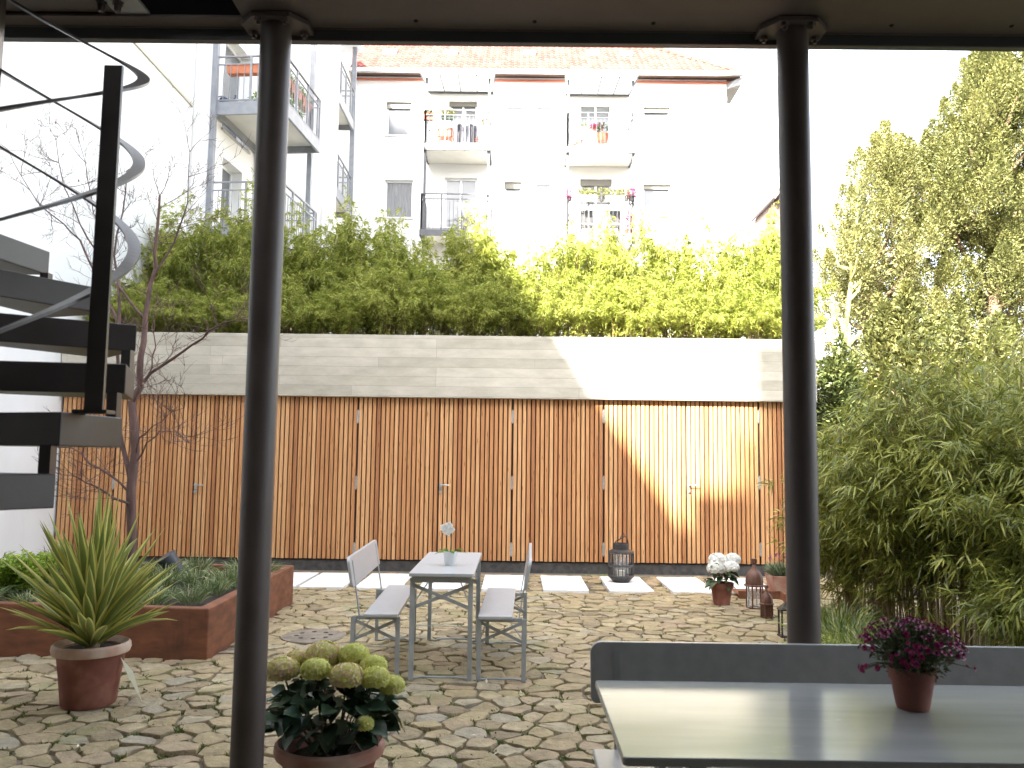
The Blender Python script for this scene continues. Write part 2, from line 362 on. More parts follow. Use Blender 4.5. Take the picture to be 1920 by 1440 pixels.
def obj(name, mb, mats, parent=None, org=None, smooth=False, bevel=0.0, segs=2):
    """link the builder's shape as one mesh; org = point that becomes the local origin"""
    vs = mb.v
    if org is not None: vs = [(v[0] - org[0], v[1] - org[1], v[2] - org[2]) for v in vs]
    me = bpy.data.meshes.new(name); me.from_pydata(vs, [], mb.f)
    if not isinstance(mats, (list, tuple)): mats = [mats]
    for m in mats: me.materials.append(m)
    me.polygons.foreach_set('material_index', mb.mi)
    if smooth: me.polygons.foreach_set('use_smooth', [True] * len(me.polygons))
    me.update()
    o = link(name, me, parent)
    if bevel:
        b = o.modifiers.new('bevel', 'BEVEL'); b.width = bevel; b.segments = segs; b.limit_method = 'ANGLE'; b.angle_limit = R(35)
    if smooth:
        try: me.set_sharp_from_angle(angle=R(40))
        except Exception: pass
    return o

def mesh_np(name, V, F, mats, parent=None, mi=None, smooth=False):
    V = np.asarray(V, dtype=np.float32); F = np.asarray(F, dtype=np.int32); k = F.shape[1]
    me = bpy.data.meshes.new(name)
    me.vertices.add(len(V)); me.vertices.foreach_set('co', V.ravel())
    me.loops.add(F.size); me.loops.foreach_set('vertex_index', F.ravel())
    me.polygons.add(len(F)); me.polygons.foreach_set('loop_start', np.arange(0, F.size, k, dtype=np.int32))
    if not isinstance(mats, (list, tuple)): mats = [mats]
    for m in mats: me.materials.append(m)
    if mi is not None: me.polygons.foreach_set('material_index', np.asarray(mi, dtype=np.int32))
    if smooth: me.polygons.foreach_set('use_smooth', np.ones(len(F), dtype=bool))
    me.update(calc_edges=True); me.validate()
    return link(name, me, parent)

def tag(o, label=None, cat=None, group=None, kind=None):
    if label: o['label'] = label
    if cat: o['category'] = cat
    if group: o['group'] = group
    if kind: o['kind'] = kind
    return o
def thing(name, label, cat, loc=(0, 0, 0), rz=0.0, group=None):
    o = bpy.data.objects.new(name, None); COL.objects.link(o)
    o.empty_display_size = .1; o.location = loc; o.rotation_euler = (0, 0, rz)
    return tag(o, label, cat, group)
def dup(root, loc, rz=0.0, label=None, scale=None):
    r = root.copy(); COL.objects.link(r); r.location = loc; r.rotation_euler = (0, 0, rz)
    if label: r['label'] = label
    if scale: r.scale = scale
    for ch in list(root.children):
        c = ch.copy(); COL.objects.link(c); c.parent = r
        for g in list(ch.children):
            d = g.copy(); COL.objects.link(d); d.parent = c
    return r
def struct(o): o['kind'] = 'structure'; return o

def nrm(a): return a / np.maximum(np.linalg.norm(a, axis=-1, keepdims=True), 1e-9)

def leaves(pos, d, L, W, rng, droop=.15, fold=.2, tilt=.5, seg=2):
    """slender leaves: (V, tri F); one island each"""
    n = len(pos); d = nrm(d); L = np.broadcast_to(L, (n,))[:, None]; W = np.broadcast_to(W, (n,))[:, None]
    up = np.tile([0, 0, 1.0], (n, 1)) + rng.normal(0, tilt, (n, 3))
    s = nrm(np.cross(d, up)); nn = np.cross(s, d)
    z = np.array([0, 0, 1.0])
    if seg == 1:
        a = pos; b = pos + d * L * .45 + s * W / 2 + nn * W * fold; c = pos + d * L * .45 - s * W / 2 + nn * W * fold
        t = pos + d * L - z * L * droop
        V = np.stack([a, b, t, c], 1).reshape(-1, 3); base = np.arange(n)[:, None] * 4
        F = np.concatenate([base + np.array([[0, 1, 2]]), base + np.array([[0, 2, 3]])], 0)
        return V, F
    a = pos
    p1 = pos + d * L * .3 - z * L * droop * .1; p2 = pos + d * L * .68 - z * L * droop * .45; t = pos + d * L - z * L * droop
    l1 = p1 + s * W / 2; r1 = p1 - s * W / 2; l2 = p2 + s * W * .4; r2 = p2 - s * W * .4
    l1 = l1 + nn * W * fold; r1 = r1 + nn * W * fold
    V = np.stack([a, l1, r1, l2, r2, t], 1).reshape(-1, 3); base = np.arange(n)[:, None] * 6
    F = np.concatenate([base + np.array([x]) for x in ([0, 1, 2], [1, 3, 2], [2, 3, 4], [3, 5, 4])], 0)
    return V, F

def join_vf(parts):
    Vs, Fs, o = [], [], 0
    for V, F in parts: Vs.append(V); Fs.append(F + o); o += len(V)
    return np.concatenate(Vs), np.concatenate(Fs)

# ================================================================== SETTING
SHED_Y = 12.25            # front plane of the slats
rnd = random.Random(7)

g = MB(); g.quad((-150, -60, -.012), (150, -60, -.012), (150, 250, -.012), (-150, 250, -.012))
M_ground = mat('earth_and_moss', (.17, .135, .095), (.17, .19, .06), scale=1.6, rough=.95, bump=.6, bscale=45, lo=.5, hi=.68, bdist=.02, c3=(.145, .12, .075))
struct(obj('ground', g, M_ground))

# ---- planter footprint (also keeps the cobbles out)
_a, _b, _c = G(387, 1241), G(549, 1129.5), G(0, 1229)
_sl = (_c.y - _a.y) / (_c.x - _a.x)
PL = [(_a.x, _a.y), (_b.x, _b.y), (-6.70, _b.y + .2), (-6.70, _a.y + _sl * (-6.70 - _a.x))]
slabs = []
def in_poly(x, y, poly):
    c = False; j = len(poly) - 1
    for i in range(len(poly)):
        xi, yi = poly[i]; xj, yj = poly[j]
        if (yi > y) != (yj > y) and x < (xj - xi) * (y - yi) / (yj - yi) + xi: c = not c
        j = i
    return c
for lx, rx in ((474, 549), (557, 642), (664, 752), (785, 868), (903, 985), (1018, 1101), (1139, 1219), (1253, 1333), (1364, 1446)):
    a = G(lx, 1105); b = G(rx, 1105)
    slabs.append((a.x, b.x, 10.47, 11.75))

# ---- cobbles: irregular flat stones laid in rows, one sheet
def clip(poly, nx, ny, c):
    out = []; n = len(poly)
    for i in range(n):
        p = poly[i]; q = poly[(i + 1) % n]
        dp = p[0] * nx + p[1] * ny - c; dq = q[0] * nx + q[1] * ny - c
        if dp <= 0: out.append(p)
        if dp * dq < 0:
            t = dp / (dp - dq); out.append((p[0] + (q[0] - p[0]) * t, p[1] + (q[1] - p[1]) * t))
    return out
def cobbles(x0, x1, y0, y1, px, py, seed):
    r = random.Random(seed); nx = int((x1 - x0) / px); ny = int((y1 - y0) / py); S = {}
    for j in range(-2, ny + 2):
        off = (j % 2) * .5 * px + r.uniform(-.2, .2) * px
        for i in range(-2, nx + 2):
            S[i, j] = (x0 + i * px + off + r.uniform(-.42, .42) * px, y0 + j * py + r.uniform(-.40, .40) * py)
    mb = MB(); corners = []
    for j in range(ny):
        for i in range(nx):
            c = S[i, j]; 
            if in_poly(c[0], c[1], PL) or c[0] < -6.72 : continue
            if any(a - .02 < c[0] < b + .02 and e - .03 < c[1] < f + .03 for a, b, e, f in slabs): continue
            poly = [(c[0] - px * 1.5, c[1] - py * 1.5), (c[0] + px * 1.5, c[1] - py * 1.5), (c[0] + px * 1.5, c[1] + py * 1.5), (c[0] - px * 1.5, c[1] + py * 1.5)]
            for dj in (-2, -1, 0, 1, 2):
                for di in (-2, -1, 0, 1, 2):
                    if di == 0 and dj == 0: continue
                    q = S.get((i + di, j + dj))
                    if not q: continue
                    ax, ay = q[0] - c[0], q[1] - c[1]; ln = math.hypot(ax, ay)
                    gap = (.004 + .006 * ((i * 7 + j * 13 + di + dj) % 3) / 2) * (1 + 0.8 * max(0.0, min(1.0, (6.2 - c[1]) / 2.2)))
                    poly = clip(poly, ax / ln, ay / ln, ((q[0] ** 2 + q[1] ** 2 - c[0] ** 2 - c[1] ** 2) / 2 / ln) - gap)
                    if len(poly) < 3: break
                if len(poly) < 3: break
            if len(poly) < 3: continue
            corners.append(poly[r.randrange(len(poly))])
            # cut the corners
            q = []
            n = len(poly)
            for k in range(n):
                a = poly[k]; b = poly[(k + 1) % n]
                if math.hypot(a[0] - b[0], a[1] - b[1]) < .01: continue
                f = r.uniform(.10, .22)
                q.append((a[0] + (b[0] - a[0]) * f, a[1] + (b[1] - a[1]) * f)); q.append((a[0] + (b[0] - a[0]) * (1 - f), a[1] + (b[1] - a[1]) * (1 - f)))
            n = len(q)
            if n < 5: continue
            q2 = []
            for k in range(n):
                a = q[k]; b = q[(k + 1) % n]; m_ = max(1, int(math.hypot(a[0] - b[0], a[1] - b[1]) / .04))
                for u in range(m_): q2.append((a[0] + (b[0] - a[0]) * u / m_ + r.gauss(0, .0042), a[1] + (b[1] - a[1]) * u / m_ + r.gauss(0, .0042)))
            q = q2; n = len(q)
            cx = sum(p[0] for p in q) / n; cy = sum(p[1] for p in q) / n
            h = r.uniform(.003, .016) + (.006 if r.random() < .1 else 0); tx, ty = r.uniform(-.06, .06), r.uniform(-.06, .06)
            vs = []
            for sc, dz in ((1.0, -.035), (1.0, -.007), (.955, -.0005), (.6, .0005)):
                for p in q:
                    x = cx + (p[0] - cx) * sc; y = cy + (p[1] - cy) * sc
                    z = h + dz + (tx * (x - cx) + ty * (y - cy) if dz > -.03 else 0) + (r.uniform(-.003, .003) if dz > -.01 else 0)
                    vs.append((x, y, z))
            vs.append((cx, cy, h + r.uniform(-.002, .004)))
            fs = []
            for l in range(3):
                for k in range(n): fs.append((l * n + k, l * n + (k + 1) % n, (l + 1) * n + (k + 1) % n, (l + 1) * n + k))
            for k in range(n): fs.append((3 * n + k, 3 * n + (k + 1) % n, 4 * n))
            mb.add(vs, fs)
    return mb, corners
cob, corners = cobbles(-6.9, 4.9, 1.9, 12.15, .198, .166, 11)
struct(obj('cobbled_courtyard', cob, M_stone, smooth=True))

# ---- low moss and weeds growing out of the joints
rng = np.random.default_rng(3)
cs = np.array([c for c in corners if (c[1] < 6.3 or rng.random() < .3)])
keep = np.sin(cs[:, 0] * 2.1 + 1.0) + np.sin(cs[:, 1] * 1.7 + cs[:, 0]) + rng.normal(0, .6, len(cs)) > -.5
cs = cs[keep]
pp = np.repeat(cs, 26, 0); pp = np.c_[pp + rng.normal(0, .022, pp.shape), np.full(len(pp), -.012)]
dd = np.c_[rng.normal(0, .8, (len(pp), 2)), np.abs(rng.normal(.6, .35, len(pp)))]
V, F = leaves(pp, dd, rng.uniform(.022, .058, len(pp)), rng.uniform(.006, .013, len(pp)), rng, seg=1)
tag(mesh_np('joint_moss', V, F, M_moss), 'low green moss and weeds in the joints between the cobbles', 'moss', kind='stuff')

r2 = np.random.default_rng(17); n = 420
pp = np.c_[r2.uniform(-2.4, 3.2, n), r2.uniform(3.2, 12.0, n), np.full(n, .022)]
V, F = leaves(pp, np.c_[r2.normal(0, 1, (n, 2)), r2.normal(.05, .12, n)], r2.uniform(.015, .045, n), r2.uniform(.008, .018, n), r2, droop=0, tilt=.4, seg=1)
tag(mesh_np('leaf_litter', V, F, mat('dry_litter', (.22, .14, .07), (.62, .55, .42), scale=3, island=1.2, rough=.8, lo=.3, hi=.8)), 'scattered dry leaves and petals on the cobbles', 'leaf litter', kind='stuff')

# ---- stepping slabs
names = ['white stone slab nearest the rusty planter, half hidden by it', 'white stone slab between planter end and left bench', 'white stone slab behind the left bench backrest',
         'white stone slab behind the grey folding table', 'white stone slab behind the right grey bench', 'white stone slab between the right bench and the black lantern',
         'white stone slab carrying the black lantern', 'white stone slab between the black lantern and white hydrangea', 'white stone slab behind the white hydrangea pot']
for (a, b, e, f), nm in zip(slabs, names):
    mb = MB(); mb.box(a, b, e, f, -.03, .028)
    tag(obj('paving_slab', mb, M_slab, bevel=.006), nm, 'paving slab', 'white stepping slabs along the shed')

# ---- round drain cover in the cobbles
c = G(588, 1196)
t = thing('drain_cover', 'round stony drain cover with small holes left of the bench', 'drain cover', (c.x, c.y, 0))
mb = MB(); mb.lathe([(.0, .024), (.27, .024), (.285, .018), (.285, -.03)], 36); obj('cover_plate', mb, mat('drain_stone', (.17, .14, .105), (.26, .215, .16), scale=14, rough=.9, bump=.4, bscale=60), t, smooth=True)
for k in range(8):
    a = k * math.pi / 4 + .2; mb = MB(); mb.lathe([(0, .026), (.022, .026), (.022, .02)], 10, (.15 * math.cos(a), .15 * math.sin(a), 0)); obj('hole', mb, M_rubber, t)

# ================================================================== TIMBER SHED WITH PLANTED ROOF
XL, XR = P(110, 850, SHED_Y).x, P(1521, 690, SHED_Y).x
ZB = P(960, 1052, SHED_Y).z; ZT = P(960, 747, SHED_Y).z + .03; ZC0 = P(960, 747, SHED_Y - .1).z; ZC1 = P(960, 630.5, SHED_Y - .1).z
shed = thing('garden_shed', 'long timber slat shed with concrete parapet and planted roof', 'shed', ((XL + XR) / 2, SHED_Y, 0))
so_ = shed.location
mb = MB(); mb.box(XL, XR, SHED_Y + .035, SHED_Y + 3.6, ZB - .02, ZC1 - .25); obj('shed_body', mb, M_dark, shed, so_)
mb = MB(); mb.box(XL, XR - .02, SHED_Y + .03, SHED_Y + .3, -.03, ZB - .022); obj('plinth', mb, M_plinth, shed, so_)
mb = MB(); mb.box(XL + .005, XR + .045, SHED_Y - .10, SHED_Y + .18, ZC0, ZC1)
mb.box(XL + .005, XL + .2, SHED_Y + .182, SHED_Y + 3.5, ZC0, ZC1); mb.box(XR - .13, XR + .045, SHED_Y + .182, SHED_Y + 3.5, ZC0, ZC1)
mb.box(XL + .005, XR + .045, SHED_Y + 3.502, SHED_Y + 3.7, ZC0, ZC1)
obj('concrete_parapet', mb, M_conc, shed, so_, bevel=.008)
mb = MB(); mb.box(XL + .22, XR - .15, SHED_Y + .19, SHED_Y + 3.49, ZC1 - .24, ZC1 - .06); obj('roof_soil', mb, M_soil, shed, so_)
def px2x(px): return P(px, 900, SHED_Y).x
PITCH_S = .0655
def slat_panel(x0, x1, name):
    mb = MB(); n = max(1, round((x1 - x0) / PITCH_S)); w = (x1 - x0) / n
    for i in range(n):
        a = x0 + i * w + .009; zz = ZT - .0
        dy = rnd.uniform(-.0018, .0018)
        mb.box(a, a + w - .018, SHED_Y - .002 + dy, SHED_Y + .028, ZB + rnd.uniform(-.003, .003), zz)
    return obj(name, mb, M_slat, shed, so_, bevel=.0025, segs=1)
def hinge_set(x, parent):
    for z in (P(x_px(x), 781, SHED_Y).z, P(x_px(x), 905, SHED_Y).z, P(x_px(x), 1030, SHED_Y).z):
        mb = MB(); mb.tube([(x, SHED_Y - .012, z - .10), (x, SHED_Y - .012, z + .10)], .009, 8)
        mb.box(x - .02, x + .02, SHED_Y - .007, SHED_Y - .003, z - .085, z + .085)
        obj('hinge', mb, M_galv, parent, so_)
def x_px(x): return 967 + x * FPX / SHED_Y
def handle(x, parent):
    z = P(x_px(x), 913, SHED_Y).z
    mb = MB()
    mb.box(x - .018, x + .018, SHED_Y - .010, SHED_Y - .003, z - .03, z + .06)
    mb.tube([(x, SHED_Y - .01, z + .03), (x, SHED_Y - .055, z + .03), (x + .03, SHED_Y - .06, z + .03), (x + .13, SHED_Y - .06, z + .028)], .010, 8)
    mb.tube([(x, SHED_Y - .014, z - .07), (x, SHED_Y - .003, z - .07)], .024, 12)
    mb.tube([(x, SHED_Y - .03, z - .075), (x, SHED_Y - .005, z - .075)], .008, 8)
    obj('door_handle', mb, M_galv, parent, so_, smooth=True)
GAP = .007
doors = [(213, 363, 512), (668, 822, 960), (1132, 1287, 1424)]
edges = [XL + .02]
for l, m_, r_ in doors:
    xl, xm, xr = px2x(l), px2x(m_), px2x(r_)
    slat_panel(edges[-1], xl - GAP, 'slat_cladding')
    d = slat_panel(xl + GAP, xm - GAP / 2, 'door'); hinge_set(xl, d)
    e = slat_panel(xm + GAP / 2, xr - GAP, 'door'); hinge_set(xr, e); handle(xm + .035, e)
    edges.append(xr + GAP)
slat_panel(edges[-1], XR, 'slat_cladding')
# small spouts along the parapet top
for px in (620, 857, 1008, 1105, 1392):
    p = P(px, 628, SHED_Y + .05)
    mb = MB(); mb.tube([(p.x, p.y + .12, ZC1 - .02), (p.x, p.y + .12, ZC1 + .035), (p.x, p.y - .02, ZC1 + .04)], .014, 8)
    obj('irrigation_nozzle', mb, M_galv, shed, so_, smooth=True)

# ================================================================== BUILDINGS
def facade(u0, u1, v0, v1, holes, T, depth=.18):
    """wall with rectangular holes and their reveals. T(u, v, w) -> point, w = depth into the wall"""
    us = sorted({u0, u1, *[h[0] for h in holes], *[h[1] for h in holes]}); vs = sorted({v0, v1, *[h[2] for h in holes], *[h[3] for h in holes]})
    mb = MB()
    for i in range(len(us) - 1):
        for j in range(len(vs) - 1):
            cu, cv = (us[i] + us[i + 1]) / 2, (vs[j] + vs[j + 1]) / 2
            if any(h[0] < cu < h[1] and h[2] < cv < h[3] for h in holes): continue
            mb.quad(T(us[i], vs[j], 0), T(us[i + 1], vs[j], 0), T(us[i + 1], vs[j + 1], 0), T(us[i], vs[j + 1], 0))
    for a, b, c, d in holes:
        for p, q in (((a, c), (b, c)), ((b, c), (b, d)), ((b, d), (a, d)), ((a, d), (a, c))):
            mb.quad(T(*p, 0), T(*q, 0), T(*q, depth), T(*p, depth))
    return mb
def tbox(mb, T, u0, u1, v0, v1, w0, w1):
    vs = [T(u, v, w) for u, v, w in ((u0, v0, w0), (u1, v0, w0), (u1, v0, w1), (u0, v0, w1), (u0, v1, w0), (u1, v1, w0), (u1, v1, w1), (u0, v1, w1))]
    mb.add(vs, [(0, 3, 2, 1), (4, 5, 6, 7), (0, 1, 5, 4), (1, 2, 6, 5), (2, 3, 7, 6), (3, 0, 4, 7)])
def window(h, T, parent, org, depth=.18, mull=1, pane=None, blind=0.0, curtain=False):
    a, b, c, d = h; w0 = depth - .06; w1 = depth - .005; mb = MB(); f = .06
    tbox(mb, T, a, b, d - f, d, w0, w1); tbox(mb, T, a, b, c, c + f, w0, w1)
    tbox(mb, T, a, a + f, c + f, d - f, w0, w1); tbox(mb, T, b - f, b, c + f, d - f, w0, w1)
    for k in range(mull):
        m_ = a + (b - a) * (k + 1) / (mull + 1); tbox(mb, T, m_ - f * .6, m_ + f * .6, c + f, d - f, w0, w1)
    o = obj('window', mb, M_frame, parent, org)
    g = MB(); tbox(g, T, a + f, b - f, c + f, d - f, depth - .03, depth + .01)
    obj('pane', g, pane or M_pane, o, org)
    s = MB(); tbox(s, T, a - .04, b + .04, c - .05, c - .003, -.05, .03); obj('sill', s, M_galv, o, org)
    if blind:
        g = MB(); tbox(g, T, a + .01, b - .01, d - (d - c) * blind, d - .004, depth - .11, depth - .07); obj('roller_blind', g, mat('beige_blind', (.20, .19, .165), rough=.8), o, org)
    if curtain:
        g = MB(); n = 14
        for k in range(n):
            u = a + f + (b - a - 2 * f) * k / n; e = (b - a - 2 * f) / n
            top = d - f - .01; bot = c + f
            g.quad(T(u, bot, depth - .032 - .02 * (k % 2)), T(u + e, bot, depth - .032 - .02 * ((k + 1) % 2)), T(u + e, top, depth - .032 - .02 * ((k + 1) % 2)), T(u, top, depth - .032 - .02 * (k % 2)))
        obj('curtain', g, M_curtain, o, org)
    return o

# ---- left building: tall white wall along the yard
XW = -6.74
LB = thing('white_building', 'tall plain white building wall along the left of the courtyard', 'building', (XW, 8, 0))
mb = MB(); mb.box(-15, XW, -7, 16.5, -.05, 14.4); obj('wall', mb, M_white, LB, LB.location)
a, b = P(205, 78, 13), P(330, 200, 16.4)
zc = P(330, 200, 16.5).z
mb = MB(); mb.box(XW + .001, XW + .035, 7.5, 16.45, zc - .03, zc + .03); obj('flashing', mb, M_trim, LB, LB.location)

# ---- second left building: facade with the near balconies, turned a little
_n0 = P(397, 215, 17); _zb = _n0.z; _f0 = G(477, 290, _zb); _n1 = G(537, 215, _zb); _f1 = G(605, 293, _zb)
ANG = -math.atan2((_f0.x - _n0.x + _f1.x - _n1.x) / 2, _f0.y - _n0.y)
print('balcony', _n0, _f0, _n1, _f1, math.degrees(ANG))
LB2 = thing('balcony_building', 'white apartment building with grey steel balconies beside the bamboo', 'building', (_n0.x, 17, 0), ANG)
# local frame: x = out of the facade, y = along it
def T2(u, v, w): return (-w, u, v)
hol = [(.62, 1.65, 5.95, 8.15), (.5, 1.9, 8.75, 11.0), (-.02 + 3.0, 3.9, 9.6, 10.9)]
# openings seen under and behind the balcony
obj('wall', facade(-.46, 4.5, 0, 15, hol, T2, .32), M_white2, LB2)
mb = MB(); mb.box(-8, -.33, -.45, 4.5, 0, 15)
mb.box(-.329, -.002, -.47, -.455, 0, 15); obj('wall_core', mb, M_white2, LB2)
for h in hol: window(h, T2, LB2, None, .30, mull=0, pane=M_paned)
def railing(name_parent, pts, zf, h, nb, m=None):
    """steel railing along a polyline of (x, y); returns nothing, adds parts"""
    rail = MB(); bars = MB()
    for (x0, y0), (x1, y1) in zip(pts[:-1], pts[1:]):
        rail.bar((x0, y0, zf + h), (x1, y1, zf + h), .05, .03)
        rail.bar((x0, y0, zf + h - .17), (x1, y1, zf + h - .17), .03, .025)
        rail.bar((x0, y0, zf + .06), (x1, y1, zf + .06), .03, .025)
        L_ = math.hypot(x1 - x0, y1 - y0); n = max(2, int(L_ / nb))
        for k in range(n + 1):
            t_ = k / n; x = x0 + (x1 - x0) * t_; y = y0 + (y1 - y0) * t_
            if k % 5 == 0: rail.box(x - .022, x + .022, y - .022, y + .022, zf - .2, zf + h)
            else: bars.tube([(x, y, zf + .06), (x, y, zf + h - .17)], .009, 5)
    obj('railing', rail, m or M_balst, name_parent); obj('railing_bars', bars, m or M_balst, name_parent)
def balcony2(zf, x0, x1, y0, y1, building, cover=False):
    mb = MB(); mb.box(x0 + .06, x1 - .06, y0 + .06, y1 - .06, zf - .10, zf - .005); obj('balcony_slab', mb, M_balsl, building)
    mb = MB()
    mb.box(x0, x1, y0, y0 + .058, zf - .26, zf + .02); mb.box(x0, x1, y1 - .058, y1, zf - .26, zf + .02)
    mb.box(x1 - .058, x1, y0 + .059, y1 - .059, zf - .26, zf + .02); mb.box(x0, x0 + .058, y0 + .059, y1 - .059, zf - .262, zf + .018)
    obj('balcony_frame', mb, M_balst, building)
    railing(building, [(x0 + .03, y0 + .03), (x1 - .03, y0 + .03), (x1 - .03, y1 - .03), (x0 + .03, y1 - .03)], zf, 1.02, .14)
Z1 = _zb + .26
B2W = _n1.x - _n0.x; B2L = (_f0 - _n0).length
balcony2(Z1, .03, B2W, 0, B2L, LB2); balcony2(Z1 - 2.75, .03, B2W, 0, B2L, LB2)
mb = MB()
for x, y in ((.0, -.03), (.02, B2L + .07), (B2W - .32, B2L + .07)):
    mb.box(x, x + .11, y - .055, y + .055, 3.2, 15)
for o_ in (0,):
    obj('balcony_post', mb, M_balst, LB2)

# ---- projecting stair block further back
LB3 = thing('rear_white_block', 'white projecting block with downpipe and stacked dark balconies on its far side', 'building', (-4.9, 22, 0))
xr3 = P(630, 250, 21.0).x
mb = MB(); mb.box(-14, xr3, 21.0, 21.24, 0, 16); mb.box(-14, xr3 - 1.1, 21.241, 27.9, 0, 16); obj('wall', mb, M_white2, LB3, LB3.location)
mb = MB(); mb.tube([(xr3 - .25, 20.95, 4), (xr3 - .25, 20.95, 15.9)], .05, 8); obj('downpipe', mb, M_white, LB3, LB3.location, smooth=True)
def shifted(fn, root):   # parts are local to the block's origin
    pass
zb3 = P(665, 245, 25.2).z
for k, zf in enumerate((zb3 + .26, zb3 + .26 - 2.8, zb3 + .26 - 5.6)):
    ox, oy = LB3.location.x, LB3.location.y
    balcony2(zf, xr3 - 1.09 - ox, P(663, 245, 25.2).x - ox, 22.6 - oy, 25.2 - oy, LB3)
mb = MB(); mb.box(P(655, 300, 25.25).x - LB3.location.x, P(663, 300, 25.25).x - LB3.location.x, 25.22 - 22, 25.34 - 22, 3.5, 15.5); obj('balcony_post', mb, M_balst, LB3)
mb = MB(); mb.box(xr3 - 1.09 - LB3.location.x, P(678, 107, 25.2).x - LB3.location.x, 22.31 - 22, 25.6 - 22, 14.6, 14.75); obj('balcony_roof', mb, M_polyc, LB3)

# ---- rear building: white facade, tiled roof
RY = 28.0
def PX(px, py): return P(px, py, RY)
ru0 = PX(560, 145).x; ru1 = PX(1362, 150).x; rz1 = PX(960, 146).z
RB = thing('rear_building', 'sunlit white apartment building with orange tiled hip roof behind the shed', 'building', ((ru0 + ru1) / 2, RY, 0))
def TR(u, v, w): return (u, RY + w, v)
wins = []
def W(l, t_, r_, b_): 
    a = PX(l, t_); b = PX(r_, b_); h = (a.x, b.x, b.z, a.z); wins.append(h); return h
w_ = dict(u1=W(725, 190, 771, 254), l1=W(722, 337, 773, 408), d1=W(842, 189, 893, 271), d2=W(834, 333, 893, 428), s1=W(949, 195, 981, 256), s2=W(1004, 195, 1035, 256),
          s3=W(946, 340, 978, 402), s4=W(1003, 341, 1034, 402), d3=W(1087, 193, 1147, 274), d4=W(1088, 335, 1147, 432), u2=W(1206, 200, 1257, 257), l2=W(1206, 345, 1258, 404))
obj('wall', facade(ru0, ru1, 0, rz1, wins, TR, .2), M_white2, RB, RB.location)
mb = MB(); mb.box(ru0, ru1, RY + .21, RY + 10, 0, rz1); mb.box(ru1 - .18, ru1 - .0005, RY + .001, RY + .209, 0, rz1); obj('wall_core', mb, M_white2, RB, RB.location)
for k, h in w_.items():
    window(h, TR, RB, RB.location, .2, mull=1 if k[0] in 'd' else 0, pane=M_paned if k in ('l1', 'd2') else M_pane, blind={'u2': .16, 'l2': .14, 's3': .2, 'd1': .1, 'u1': .18, 'd4': .12}.get(k, 0), curtain=k in ('l1', 'd4'))
# roof
er = PX(1386, 152).x; el = ru0 - .4; ez = rz1 + .02; slope = math.tan(R(40)); rd = 5.4
mb = MB()
rz2 = ez + rd * slope
mb.add([(el, RY - .45, ez), (er, RY - .45, ez), (er - rd, RY - .45 + rd, rz2), (el, RY - .45 + rd, rz2), (er, RY - .45 + 2 * rd, ez), (el, RY - .45 + 2 * rd, ez)],
       [(0, 1, 2, 3), (1, 4, 2), (3, 2, 4, 5), (0, 3, 5), (0, 5, 4, 1)])
roof = obj('roof', mb, M_hut, RB, RB.location)
tl = MB(); th_, tw_ = .34, .22
nrow = int(rd / math.cos(R(40)) / th_)
for j in range(nrow):
    s0 = j * th_; y = RY - .47 + s0 * math.cos(R(40)); z = ez + .035 + s0 * math.sin(R(40))
    if z > PX(960, 60).z + 1.5: break
    xr_ = er - s0 * math.cos(R(40)) ; x = el
    cy_, sz_ = math.cos(R(36.5)), math.sin(R(36.5)); L_ = th_ * 1.1
    while x + tw_ < xr_:
        vs = []
        for dx, dz in ((0, 0), (.05, .028), (.11, .034), (.165, .012), (.215, 0)):
            vs.append((x + dx, y - dz * .6, z + dz)); vs.append((x + dx, y + L_ * cy_ - dz * .6, z + L_ * sz_ + dz))
        vs.append((x, y + .01, z - .03)); vs.append((x + .215, y + .01, z - .03))
        tl.add(vs, [(0, 2, 3, 1), (2, 4, 5, 3), (4, 6, 7, 5), (6, 8, 9, 7), (10, 11, 8, 6, 4, 2, 0)])
        x += tw_
obj('roof_tiles', tl, M_tile, RB, RB.location)
mb = MB()
for s0 in np.arange(0, 6, .3):
    x = er - s0 * math.cos(R(40)); y = RY - .45 + s0 * math.cos(R(40)); z = ez + s0 * math.sin(R(40))
    mb.bar((x, y, z + .05), (x - .33 * math.cos(R(40)), y + .33 * math.cos(R(40)), z + .33 * math.sin(R(40)) + .08), .22, .09)
obj('hip_ridge', mb, M_tile, roof, RB.location)
mb = MB(); mb.box(el, er, RY - .62, RY - .47, ez - .12, ez + .015); obj('gutter', mb, M_galv, RB, RB.location, bevel=.03)
mb = MB(); mb.box(el, er - .02, RY - .08, RY - .002, ez - .17, ez - .11); obj('eaves_board', mb, mat('red_eaves', (.50, .17, .11), rough=.7), RB, RB.location)
mb = MB(); mb.prism([(er - .02, RY - .45), (er - .02, RY + 1.2), (ru1 + .001, RY + 1.2), (ru1 + .001, RY - .001)], ez - .35, ez - .13); obj('eaves_return', mb, M_balst, RB, RB.location)
for px, w0 in ((732, .5), (846, .5), (993, .45), (1112, .45), (1174, .45)):
    q = P(px, 103, RY + 1.3); s0 = (q.y - RY + .45)
    s_ = (q.z - ez) / math.sin(R(40)); y = RY - .45 + s_ * math.cos(R(40)); z = ez + s_ * math.sin(R(40))
    mb = MB(); vs = []
    for dx in (-w0 / 2, w0 / 2):
        for ds, up in ((-.2, .05), (.25, .05), (.25, .13), (-.2, .13)):
            vs.append((q.x + dx, y + ds * math.cos(R(40)) - up * .6, z + ds * math.sin(R(40)) + up * .75))
    mb.add(vs, [(0, 1, 2, 3), (7, 6, 5, 4), (0, 4, 5, 1), (1, 5, 6, 2), (2, 6, 7, 3), (3, 7, 4, 0)])
    obj('skylight', mb, M_balsl, roof, RB.location)
